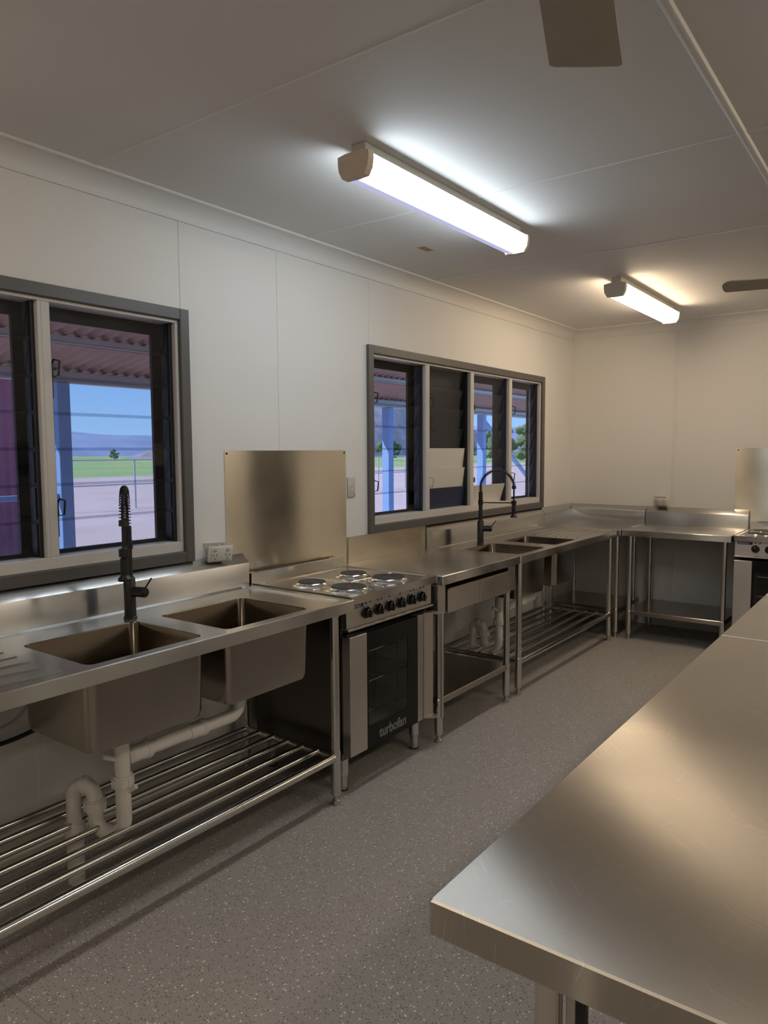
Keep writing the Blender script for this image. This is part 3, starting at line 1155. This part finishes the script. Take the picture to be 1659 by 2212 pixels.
    dg = mb.done('door_glass', M['blackglass'], t)
    mb = MB()
    mb.box(dx1 - 0.007, dx1 - 0.0012, wy0, wy1, wz0, wz1)
    mb.done('window_pane', M['pane'], dg)
    text_mesh('door_lettering', 'turbofan', 0.066, M['print_grey'], dg, (dx1 - 0.0006, 0.215, 0.206), (0, 1, 0), (0, 0, 1), bold=0.0022, depth=0.0003, space=0.97)
    # full-height bar handle
    mb = MB()
    mb.box(dx1 + 0.062, dx1 + 0.076, 0.648, 0.664, za + 0.004, zb + 0.006, bev=0.004, seg=2)
    mb.prism([(dx1, gl1 + 0.052), (dx1, yb_ - 0.002), (dx1 + 0.064, 0.664), (dx1 + 0.064, 0.648)], 'z', zb - 0.001, zb + 0.005)
    mb.prism([(dx1, gl1 + 0.052), (dx1, yb_ - 0.002), (dx1 + 0.064, 0.664), (dx1 + 0.064, 0.648)], 'z', za + 0.004, za + 0.010)
    mb.done('handle', M['panel'], t)
    mb = MB()
    mb.box(dx0 - 0.004, dx0 + 0.03, 0.0, 0.05, zb + 0.002, zb + 0.012, bev=0.001)
    mb.cyl((dx0 + 0.034, 0.014, za - 0.018), (dx0 + 0.034, 0.014, za + 0.004), 0.007, seg=12)
    mb.done('hinge', M['rubber'], t)
    for x, y in ((0.590, 0.038), (0.590, 0.618), (0.14, 0.038), (0.14, 0.618)):
        mb = MB()
        mb.lathe([(0, 0.0), (0.0215, 0.0), (0.0215, 0.070), (0.026, 0.074), (0.026, 0.160), (0, 0.160)], (x, y, 0), 20)
        lg = mb.done('leg', M['tube'], t)
        mb = MB()
        mb.lathe([(0.0225, 0.0), (0.0235, 0.0), (0.0235, 0.006), (0.0225, 0.006)], (x, y, 0), 20)
        mb.done('foot', M['rubber'], lg)
    return t

make_range('electric range with four hot plates beside the near sink bench', (0, 2.459, 0), 0)
make_range('electric range at right against the back wall, partly cut off', (1.553, D, 0), R(-90))

# wall sheets behind the ranges
def wall_sheet(label, loc, rz, L, z0, z1):
    t = thing('wall_sheet', label, 'metal sheet', loc, rz)
    mb = MB()
    mb.box(0.0005, 0.0025, 0, L, z0, z1, bev=0.0005)
    mb.done('sheet', M['sheet'], t)
    for y in (0.014, L - 0.014):
        mb = MB()
        mb.lathe([(0, 0.002), (0.006, 0.002), (0.005, 0.005), (0, 0.006)], (0, y, z1 - 0.014), 12, (1, 0, 0))
        mb.done('screw', M['rubber'], t)
wall_sheet('square stainless splash sheet on the wall behind the near range', (0, 2.352, 0), 0, 0.904, 0.86, 1.549)
wall_sheet('stainless splash sheet on the back wall behind the far range', (1.42, D, 0), R(-90), 0.906, 0.86, 1.552)

# ------------------------------------------------------------------ taps
def tap(label, x, y, th, hth):
    t = thing('spring_tap', label, 'tap', (x, y, 0.8925))
    z0 = 0.8925
    a = lambda z: z - z0
    mb = MB()
    mb.lathe([(0, 0), (0.0265, 0), (0.0265, 0.006), (0.0225, 0.010), (0.0225, a(1.050)), (0.0185, a(1.056)), (0, a(1.056))], seg=24)
    mb.done('tap_body', M['black'], t)
    mb = MB()
    pf = [(0, a(1.054)), (0.0138, a(1.054)), (0.0138, a(1.165))]
    mb.lathe(pf + [(0.0178, a(1.167)), (0.0178, a(1.200)), (0.0150, a(1.202)), (0, a(1.202))], seg=20)
    pf = [(0, a(1.2015))]
    for k in range(8):
        zz = 1.2015 + k * 0.007
        pf += [(0.0148, a(zz)), (0.0148, a(zz + 0.0045)), (0.0132, a(zz + 0.005)), (0.0132, a(zz + 0.007))]
    pf.append((0, a(1.2576)))
    mb.lathe(pf, seg=18)
    mb.done('riser', M['black'], t)
    d = Vector((math.cos(th), math.sin(th), 0))
    rch = 0.228
    zc, rr = a(1.292), rch / 2
    path = [Vector((0, 0, a(1.256))), Vector((0, 0, a(1.274)))]
    for i in range(25):
        an = math.pi * (1 - i / 24)
        path.append(d * (rr + rr * math.cos(an)) + Vector((0, 0, zc + rr * math.sin(an) * 1.0)))
    end = d * rch
    hose = path + [end + Vector((0, 0, a(1.26))), end + Vector((0, 0, a(1.19)))]
    mb = MB()
    mb.tube(hose, 0.0060, 10)
    mb.done('hose', M['black'], t)
    # spring: helix around the arc
    ls = [0.0]
    for p, q in zip(path, path[1:]):
        ls.append(ls[-1] + (q - p).length)
    tot = ls[-1]
    turns = 34
    side = Vector((-d.y, d.x, 0))
    hel = []
    n = turns * 9
    for i in range(n + 1):
        s = tot * i / n
        k = max(j for j in range(len(ls)) if ls[j] <= s + 1e-9)
        k = min(k, len(path) - 2)
        f = (s - ls[k]) / max(1e-9, ls[k + 1] - ls[k])
        p = path[k].lerp(path[k + 1], f)
        T = (path[k + 1] - path[k]).normalized()
        U = side.cross(T).normalized()
        ph = 2 * math.pi * turns * i / n
        hel.append(p + (side * math.cos(ph) + U * math.sin(ph)) * 0.0125)
    mb = MB()
    mb.tube(hel, 0.0019, 6)
    mb.done('spring', M['black'], t)
    mb = MB()
    T = (path[-1] - path[-2]).normalized()
    mb.cyl(path[-1] - T * 0.008, path[-1] + T * 0.014, 0.0150, seg=16)
    mb.done('spring_collar', M['black'], t)
    mb = MB()
    mb.lathe([(0, a(1.080)), (0.024, a(1.080)), (0.024, a(1.088)), (0.0145, a(1.100)), (0.0145, a(1.160)), (0.011, a(1.164)), (0.011, a(1.170)), (0.0135, a(1.174)), (0.0135, a(1.192)), (0.008, a(1.200)), (0, a(1.200))], (end.x, end.y, 0), 20)
    mb.done('spray_head', M['black'], t)
    mb = MB()
    zh = a(1.182)
    mb.cyl(d * 0.014 + Vector((0, 0, zh)), d * (rch - 0.012) + Vector((0, 0, zh)), 0.0042, seg=10)
    mb.lathe([(0.0139, zh - 0.014), (0.0185, zh - 0.014), (0.0185, zh + 0.014), (0.0139, zh + 0.014)], (end.x, end.y, 0), 18)
    mb.done('spray_holder', M['black'], t)
    h = Vector((math.cos(hth), math.sin(hth), 0))
    mb = MB()
    zl = Vector((0, 0, a(1.0)))
    mb.lathe([(0, 0.015), (0.0195, 0.015), (0.0205, 0.075), (0.017, 0.080), (0, 0.081)], zl, 20, h)
    lv = mb.done('tap_lever', M['black'], t)
    mb = MB()
    mb.cyl(h * 0.072 + Vector((0, 0, a(1.012))), h * 0.108 + Vector((0, 0, a(1.058))), 0.0032, seg=10)
    mb.done('lever_rod', M['black'], lv)
tap('matt black spring neck tap at the near sink', 0.182, 1.695, R(-38), R(14))
tap('matt black spring neck tap at the far sink under the wide window', 0.182, 4.516, R(26), R(24))

# ------------------------------------------------------------------ waste plumbing
def waste(label, x, y, dv, run):
    """Tee under the bowl, bottle-less S trap and a level pipe from the neighbouring bowl."""
    t = thing('waste_pipe', label, 'drain pipe', (x, y, 0))
    d = Vector((dv[0], dv[1], 0)).normalized()
    r = 0.0272
    def V(s, z):
        return d * s + Vector((0, 0, z))
    mb = MB()
    mb.cyl(V(0, 0.565), V(0, 0.392), r, seg=20)
    tee = mb.done('tee', M['pvc'], t)
    mb = MB()
    mb.cyl(V(0, 0.466), V(0, 0.466) + Vector((-0.015, -0.062, 0.030)), 0.0105, seg=12)
    mb.done('spigot', M['pvc'], tee)
    def nut(z, s, nm='union_nut'):
        mb = MB()
        mb.lathe([(r, -0.02), (r + 0.010, -0.02), (r + 0.010, 0.012), (r + 0.007, 0.012), (r + 0.007, 0.02), (r, 0.02)], V(s, z), 20)
        for k in range(10):
            an = 2 * math.pi * k / 10
            M4 = Matrix.Translation(V(s, z)) @ Matrix.Rotation(an, 4, 'Z')
            mb.box(r + 0.008, r + 0.0125, -0.0025, 0.0025, -0.02, 0.012, M4=M4)
        mb.done(nm, M['pvc'], t)
    nut(0.395, 0)
    w = 0.112          # spacing of the U bend's legs
    zb = 0.252
    pts = [V(0, 0.385), V(0, zb + 0.03)]
    for i in range(13):
        an = math.pi * i / 12
        pts.append(V(w / 2 + w / 2 * math.cos(an), zb - 0.052 * math.sin(an)) if False else V(w / 2 - w / 2 * math.cos(an), zb - w / 2 * math.sin(an)))
    pts += [V(w, zb + 0.03), V(w, 0.292)]
    mb = MB()
    mb.tube(pts, r, 20)
    ub = mb.done('trap_bend', M['pvc'], t)
    mb = MB()
    mb.cyl(V(-0.005, 0.345), V(-0.05, 0.375), 0.0095, seg=12)
    mb.done('spigot', M['pvc'], ub)
    nut(0.298, w)
    w2 = 0.085
    pts = [V(w, 0.300), V(w, 0.318)]
    for i in range(11):
        an = math.pi * i / 10
        pts.append(V(w + w2 / 2 - w2 / 2 * math.cos(an), 0.318 + w2 / 2 * math.sin(an) * 1.05))
    pts += [V(w + w2, 0.29), V(w + w2, 0.215)]
    mb = MB()
    mb.tube(pts, r * 0.98, 20)
    mb.done('return_bend', M['pvc'], t)
    mb = MB()
    c = V(w + w2 / 2 - 0.004, 0.318 + w2 / 2 * 1.05)
    mb.lathe([(r, -0.010), (r + 0.006, -0.010), (r + 0.006, -0.004), (r + 0.002, -0.002), (r + 0.002, 0.002), (r + 0.006, 0.004), (r + 0.006, 0.010), (r, 0.010)], c, 20, d)
    mb.done('joint_ring', M['pvc'], t)
    mb = MB()
    mb.lathe([(r, 0.150), (r + 0.007, 0.150), (r + 0.007, 0.222), (r + 0.003, 0.226), (r, 0.226)], V(w + w2, 0), 20)
    mb.done('socket_collar', M['pvc'], t)
    mb = MB()
    mb.lathe([(0, 0.0), (r + 0.003, 0.0), (r + 0.003, 0.150), (0, 0.152)], V(w + w2, 0), 20)
    mb.done('floor_pipe', M['pvc'], t)
    zr = 0.473
    mb = MB()
    P0, P1 = Vector((0, 0.022, zr)), Vector((0, run, zr))
    pts = [P0, P1 - Vector((0, 0.05, 0))]
    for i in range(1, 7):
        an = R(90 * i / 6)
        pts.append(Vector((0, run - 0.05 + 0.05 * math.sin(an), zr + 0.05 - 0.05 * math.cos(an))))
    pts.append(Vector((0, run, 0.566)))
    mb.tube(pts, r * 0.96, 18)
    rp = mb.done('level_pipe', M['pvc'], t)
    for s in (0.075, run * 0.60):
        mb = MB()
        mb.lathe([(r * 0.96, -0.045), (r + 0.004, -0.042), (r + 0.004, 0.015), (r + 0.008, 0.018), (r + 0.008, 0.034), (r * 0.96, 0.036)], Vector((0, s, zr)), 20, (0, 1, 0))
        mb.done('pipe_coupling', M['pvc'], rp)
waste('white plastic trap and drain pipes under the near sink', 0.4485, 1.460, (-0.150, -0.070), 0.548)
waste('white plastic trap and drain pipes under the far sink', 0.400, 4.382, (-0.150, 0.0), 0.553)

# loops of hose on the wall under the left end of the near bench
def hose_loop(label, pts, r, mat):
    mb = MB()
    P = [Vector(p) for p in pts]
    out = []
    for i in range(len(P) - 1):
        p0, p1, p2, p3 = P[max(i - 1, 0)], P[i], P[i + 1], P[min(i + 2, len(P) - 1)]
        for k in range(6):
            t_ = k / 6
            out.append(0.5 * ((2 * p1) + (p2 - p0) * t_ + (2 * p0 - 5 * p1 + 4 * p2 - p3) * t_ * t_ + (3 * p1 - p0 - 3 * p2 + p3) * t_ ** 3))
    out.append(P[-1])
    mb.tube(out, r, 10)
    return tag(mb.done('water_hose', mat), label, 'hose')
hose_loop('thick black hose sagging on the wall under the near drainer', [(0.02, 0.78, 0.70), (0.05, 0.90, 0.60), (0.05, 1.05, 0.525), (0.05, 1.20, 0.505), (0.05, 1.34, 0.513), (0.06, 1.50, 0.56), (0.11, 1.62, 0.70), (0.16, 1.67, 0.82), (0.178, 1.692, 0.886)], 0.0085, M['rubber'])
hose_loop('thin braided hose looped above the thick black hose', [(0.02, 0.84, 0.76), (0.05, 0.95, 0.66), (0.05, 1.08, 0.585), (0.05, 1.20, 0.562), (0.05, 1.29, 0.575), (0.06, 1.36, 0.64), (0.10, 1.50, 0.76), (0.176, 1.70, 0.886)], 0.0055, M['galv'])

# ------------------------------------------------------------------ sockets and switch
def power_socket(label, loc, rot, size=(0.128, 0.076)):
    t = thing('power_socket', label, 'socket', loc)
    t.rotation_euler = rot
    w, h = size
    mb = MB()
    mb.box(-0.006, 0.004, -w / 2, w / 2, -h / 2, h / 2, bev=0.003, seg=2)
    for sx in (-1, 1):
        for sz in (-0.30, -0.1, 0.1, 0.30):
            mb.box(-0.012, -0.004, sx * w * 0.46 - 0.004, sx * w * 0.46 + 0.004, sz * h - 0.005, sz * h + 0.005)
    mb.done('mounting_plate', M['plastic'], t)
    mb = MB()
    mb.box(0.0035, 0.0075, -w * 0.37, w * 0.40, -h * 0.42, h * 0.42, bev=0.002, seg=2)
    mb.done('face_plate', M['plastic'], t)
    mb = MB()
    mb.box(-0.030, -0.006, -w * 0.34, w * 0.34, -h * 0.34, h * 0.34, bev=0.003)
    mb.done('terminal_block', M['slot'], t)
    for sy in (-0.24, 0.27):
        mb = MB()
        mb.box(0.007, 0.0105, sy * w - 0.008, sy * w + 0.008, 0.014, 0.029, bev=0.002)
        mb.done('rocker_switch', M['cream'], t)
        for k, (dy, dz, an) in enumerate(((-0.009, -0.004, 28), (0.009, -0.004, -28), (0.0, -0.021, 0))):
            M4 = Matrix.Translation((0.0075, sy * w + dy, dz)) @ Matrix.Rotation(R(an), 4, 'X')
            mb = MB()
            mb.box(-0.001, 0.0006, -0.0014, 0.0014, -0.0052, 0.0052, M4=M4)
            mb.done('socket_slot', M['slot'], t)
    mb = MB()
    mb.box(-0.046, -0.040, -w / 2 - 0.008, w / 2 - 0.02, -h / 2 + 0.020, h / 2 + 0.008, bev=0.002)
    mb.tube([(-0.040, 0.0, h * 0.42), (-0.028, 0.004, h * 0.46), (-0.012, 0.006, h * 0.34)], 0.004, 8)
    mb.done('wall_bracket', M['cream'], t)
power_socket('white double power socket hanging loose above the near upstand', (0.050, 2.272, 1.071), (R(-2), R(8), R(-12)))
power_socket('white double power socket on the back wall above the work bench', (0.838, D - 0.047, 1.090), (0, R(14), R(-90)), (0.112, 0.066))

t = thing('light_switch', 'narrow cream light switch right of the near splash sheet', 'switch', (0, 3.300, 1.337))
mb = MB()
mb.box(0.0005, 0.009, -0.034, 0.034, -0.058, 0.058, bev=0.003, seg=2)
mb.done('switch_plate', M['cream'], t)
mb = MB()
mb.box(0.0085, 0.0115, -0.008, 0.008, -0.026, 0.020, bev=0.002)
mb.done('rocker', M['plastic'], t)
mb = MB()
mb.box(0.011, 0.016, -0.006, 0.006, 0.0, 0.016, bev=0.002)
mb.done('toggle', M['cream'], t)
mb = MB()
mb.lathe([(0, 0.008), (0.0035, 0.008), (0.003, 0.0105), (0, 0.011)], (0, 0.024, -0.046), 10, (1, 0, 0))
mb.done('screw', M['red'], t)

# ------------------------------------------------------------------ ceiling lights
def batten_light(label, xc, y0, y1, mats, warm):
    t = thing('ceiling_light', label, 'light', (xc, y0, H))
    L = y1 - y0
    mb = MB()
    mb.box(-0.032, 0.032, 0.0, L, -0.046, -0.0005, bev=0.003)
    mb.done('housing', M['batten'], t)
    zt, zm, zb_ = -0.050, -0.094, -0.120
    ht, hm, hb = 0.064, 0.060, 0.044
    mb = MB()
    y0_, y1_ = 0.002, L - 0.002
    prof = [(-ht, zt), (-hm, zm), (-hb, zb_), (-0.012, zb_ - 0.001), (0.008, zb_ - 0.001), (hb, zb_), (hm, zm), (ht, zt)]
    idx = [2, 2, 4, 3, 1, 0, 0]
    for i in range(7):
        mb.mi = idx[i]
        p, q = prof[i], prof[i + 1]
        mb.quad((p[0], y0_, p[1]), (p[0], y1_, p[1]), (q[0], y1_, q[1]), (q[0], y0_, q[1]))
    mb.done('diffuser', mats, t, recalc=False)
    mb = MB()
    mb.box(-ht, ht, y0_, y1_, -0.0495, -0.0465)
    mb.done('gear_tray', M['batten'], t)
    for ya, yb_ in ((-0.030, 0.0015), (L - 0.0015, L + 0.020)):
        mb = MB()
        g = 0.005
        mb.prism([(-ht - g, zt + 0.004), (-ht - g, zt - 0.02), (-hm - g, zm - 0.004), (-hb - g, zb_ - g), (0, zb_ - g - 0.002), (hb + g, zb_ - g), (hm + g, zm - 0.004), (ht + g, zt - 0.02), (ht + g, zt + 0.004), (0.036, zt + 0.010), (-0.036, zt + 0.010)], 'y', ya, yb_)
        mb.done('end_cap', M['cap'] if not warm else M['batten'], t)
batten_light('cool white batten light on the ceiling, the nearer one', 1.000, 2.125, 3.365, [M['lampside'], M['lampbottom'], M['lampdim'], M['lampmid'], M['lamplow']], False)
batten_light('warm white batten light on the ceiling near the back wall', 1.048, 4.690, 5.900, [M['lampwarm']] * 5, True)
batten_light('warm white batten light behind the camera', 1.000, -0.90, 0.34, [M['lampfill']] * 5, True)
batten_light('added warm fill light, unseen at the far side of the room', 3.60, 2.125, 3.365, [M['lampfill']] * 5, True)  # this and the next two: unseen lights added to fill the room
batten_light('added warm fill light, unseen at the far side near the back wall', 3.60, 4.690, 5.900, [M['lampfill']] * 5, True)
batten_light('added warm fill light, unseen at the far side behind the camera', 3.60, -1.75, -0.51, [M['lampfill']] * 5, True)

t = tag(MB().box(0.417, 0.463, 3.372, 3.468, H - 0.0006, H - 0.0001).done('ceiling_sticker', M['sticker']), 'small yellowed sticker on the ceiling between cornice and nearer light', 'sticker')

# ------------------------------------------------------------------ ceiling fans
def ceiling_fan(label, cx, cy, zb_, az, rad=0.62, tip_w=0.150, root_w=0.115):
    t = thing('ceiling_fan', label, 'fan', (cx, cy, H))
    z = zb_ - H
    mb = MB()
    mb.lathe([(0, -0.0005), (0.06, -0.0005), (0.055, -0.03), (0.014, -0.045), (0.011, -0.05), (0.011, z + 0.09), (0, z + 0.09)], seg=20)
    mb.done('down_rod', M['batten'], t)
    mb = MB()
    mb.lathe([(0, z + 0.10), (0.05, z + 0.095), (0.10, z + 0.07), (0.115, z + 0.03), (0.10, z - 0.01), (0.05, z - 0.025), (0, z - 0.03)], seg=28)
    mb.done('motor', M['batten'], t)
    for k in range(3):
        a_ = az + k * 2 * math.pi / 3
        Rm = Matrix.Rotation(a_, 4, 'Z')
        mb = MB()
        pts = []
        pts.append((0.16, -root_w / 2)); pts.append((rad - 0.03, -tip_w / 2))
        for i in range(6):
            q = i / 5
            pts.append((rad - 0.028 + 0.028 * math.sin(math.pi * (0.12 + 0.76 * q)), -tip_w / 2 + 0.01 + (tip_w - 0.02) * q))
        pts.append((rad - 0.03, tip_w / 2)); pts.append((0.16, root_w / 2))
        pitch = Matrix.Rotation(R(9), 4, 'X')
        lo, hi = [], []
        for x, y in pts:
            camb = 0.010 * (1 - (2 * y / tip_w) ** 2)
            lo.append(Rm @ (Matrix.Translation((0, 0, z)) @ (pitch @ Vector((x, y, camb - 0.003)))))
            hi.append(Rm @ (Matrix.Translation((0, 0, z)) @ (pitch @ Vector((x, y, camb + 0.001)))))
        mb.loft([lo, hi], cap_first=True, cap_last=True)
        bl = mb.done('blade', M['fan'], t)
        mb = MB()
        mb.box(0.09, 0.22, -0.02, 0.02, z + 0.006, z + 0.012, bev=0.002, M4=Rm)
        mb.done('blade_arm', M['batten'], bl)
ceiling_fan('ceiling fan nearest the camera, one blade hanging into the top edge', 2.235, 0.985, 2.345, R(107), rad=0.615)
ceiling_fan('ceiling fan further back, one blade tip at the right edge', 2.40, 4.20, 2.345, R(200), rad=0.615)

# ------------------------------------------------------------------ outside: verandah, shed, fence, paddock, hills
GZ = -0.5
mb = MB()
mb.quad((-1500, -900, GZ), (-WX, -900, GZ), (-WX, 1700, GZ), (-1500, 1700, GZ))
g = mb.done('ground', M['ground'], recalc=False)
struct(g)

def corrugated(mb, length, along, depth_pts, pitch=0.076, amp=0.009, y0=0.0):
    """Sheet whose waves run along y; depth_pts are the two end points (x, z) of each rib."""
    n = int(length / pitch) * 6
    prev = None
    (xa, za), (xb, zb_) = depth_pts
    nx, nz_ = -(zb_ - za), (xb - xa)
    ln = math.hypot(nx, nz_)
    nx, nz_ = nx / ln, nz_ / ln
    for i in range(n + 1):
        y = y0 + length * i / n
        h = amp * math.sin(2 * math.pi * i / 6)
        cur = (mb.bm.verts.new((xa + nx * h, y, za + nz_ * h)), mb.bm.verts.new((xb + nx * h, y, zb_ + nz_ * h)))
        if prev:
            mb._f([prev[0], prev[1], cur[1], cur[0]])
        prev = cur

XV = -2.5
t = thing('verandah', 'verandah outside the windows with corrugated roof and blue posts', 'verandah', (XV, 7.13, GZ))
oy, oz = -7.13, -GZ
def Lc(x, y, z):
    return (x - XV, y + oy, z + oz)
mb = MB()
corrugated(mb, 17.2, 'y', ((-WX - XV - 0.005, 2.70 + oz), (-0.30, 2.10 + oz)), y0=-4.2 + oy, pitch=0.10, amp=0.012)
mb.done('roof_sheet', M['roof'], t, recalc=False)
mb = MB()
mb.box(-0.03, 0.03, -4.2 + oy, 12.9 + oy, 2.06 + oz, 2.145 + oz, bev=0.004)
mb.done('eave_beam', M['galv'], t)
mb = MB()
mb.box(0.63, 0.67, -4.2 + oy, 12.9 + oy, 2.252 + oz, 2.297 + oz, bev=0.003)
mb.done('purlin', M['alu'], t)
for y in (-0.9, 2.99, 7.10, 9.40, 12.0):
    mb = MB()
    mb.box(-0.05, 0.05, y - 0.05 + oy, y + 0.05 + oy, 0.0, 2.06 + oz, bev=0.004)
    mb.done('post', M['blue'], t)
mb = MB()
A_, B_ = Vector(Lc(XV, 9.44, 1.99)), Vector(Lc(XV, 12.0, 0.50))
mb.cyl(A_, B_, 0.032, seg=4)
mb.done('brace', M['blue'], t)
mb = MB()
mb.box(-0.02, 0.02, -0.86 + oy, 2.95 + oy, 1.205 + oz, 1.245 + oz, bev=0.003)
mb.done('handrail', M['blue'], t)

t = thing('shed', 'maroon corrugated iron shed wall across the yard, left window pane', 'shed', (-9.0, 0.0, GZ))
mb = MB()
n = int(8.8 / 0.125) * 6
prev = None
for i in range(n + 1):
    y = -3.0 + 8.95 * i / n
    h = 0.014 * math.sin(2 * math.pi * i / 6)
    cur = (mb.bm.verts.new((h, y, 0)), mb.bm.verts.new((h, y, 3.6)))
    if prev:
        mb._f([prev[0], prev[1], cur[1], cur[0]])
    prev = cur
mb.done('shed_wall', M['maroon'], t, recalc=False)
mb = MB()
mb.box(-4.0, -0.02, -3.0, 5.93, 0, 3.55)
mb.done('shed_body', M['maroon'], t)
mb = MB()
mb.prism([(-4.3, 3.55), (0.3, 3.62), (0.3, 3.70), (-4.3, 3.63)], 'y', -3.2, 6.1)
mb.done('shed_roof', M['galv'], t)

t = thing('pipe_fence', 'thin grey pipe fence across the dirt yard outside', 'fence', (-21.0, 13.97, GZ))
for k in range(13):
    y = -2.52 + k * 2.52
    mb = MB()
    mb.cyl((0, y, 0), (0, y, 1.80), 0.035, seg=8)
    mb.done('fence_post', M['galv'], t)
for z in (0.9, 1.80):
    mb = MB()
    mb.cyl((0, 0.0, z), (0, 27.72, z), 0.026, seg=8)
    mb.done('fence_rail', M['galv'], t)

def hill(label, c, rx, ry, h, seed, mat):
    rnd = random.Random(seed)
    mb = MB()
    nx_, ny_ = 26, 40
    V_ = {}
    ph = [rnd.uniform(0, 6.28) for _ in range(8)]
    for i in range(nx_ + 1):
        for j in range(ny_ + 1):
            u, v = 2 * i / nx_ - 1, 2 * j / ny_ - 1
            b_ = max(0.0, (1 - u * u)) * max(0.0, (1 - v * v)) ** 0.8
            rgh = sum(math.sin(ph[k] + (k + 2) * 1.9 * v + (k + 1) * 1.1 * u) / (k + 2) for k in range(8)) * 0.16
            V_[i, j] = mb.bm.verts.new((u * rx, v * ry, h * b_ * (1 + rgh) - 0.4))
    for i in range(nx_):
        for j in range(ny_):
            mb._f([V_[i, j], V_[i + 1, j], V_[i + 1, j + 1], V_[i, j + 1]])
    return tag(mb.done('hill', mat, loc=(c[0], c[1], GZ), angle=60), label, 'hill')
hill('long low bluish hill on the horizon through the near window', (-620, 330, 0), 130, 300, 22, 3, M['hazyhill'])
hill('dark rocky hill close behind the paddock, left pane of the wide window', (-215, 268, 0), 50, 92, 34, 5, M['hill'])
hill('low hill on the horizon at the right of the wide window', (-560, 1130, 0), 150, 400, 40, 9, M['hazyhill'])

def tree(kx, ky, hgt, seed):
    rnd = random.Random(seed)
    t = thing('tree', 'distant bushy gum tree along the paddock edge', 'tree', (kx, ky, GZ), rnd.uniform(0, 6), 'trees along the far edge of the paddock')
    mb = MB()
    mb.cyl((0, 0, 0), (0, 0, hgt * 0.5), 0.16, 0.10, 8)
    mb.done('trunk', M['bark'], t)
    mb = MB()
    for k in range(34):
        r = hgt * rnd.uniform(0.07, 0.15)
        an, q = rnd.uniform(0, 6.28), rnd.uniform(0, 1) ** 0.6
        zz = rnd.uniform(0.16, 0.95)
        w_ = hgt * 0.52 * math.sin(math.pi * min(1.0, 0.18 + 0.80 * zz)) ** 0.7
        c = Vector((math.cos(an) * q * w_, math.sin(an) * q * w_, hgt * zz))
        rv = bmesh.ops.create_icosphere(mb.bm, subdivisions=1, radius=r, matrix=Matrix.Translation(c))
        for v in rv['verts']:
            v.co += (v.co - c).normalized() * r * rnd.uniform(-0.45, 0.45)
    mb.done('crown', M['leaf'], t, recalc=False, angle=20)
for i, (a_, dist, hg) in enumerate(((33.5, 230, 3.0), (41.5, 260, 3.2), (51.5, 190, 6.0), (54.0, 170, 5.5), (56.5, 180, 6.5), (59.5, 150, 6.0), (62.3, 165, 8.0), (64.6, 150, 7.0), (66.9, 165, 8.5), (69.2, 150, 7.5))):
    tree(2.67 - dist * math.cos(R(a_)), dist * math.sin(R(a_)), hg, 40 + i)
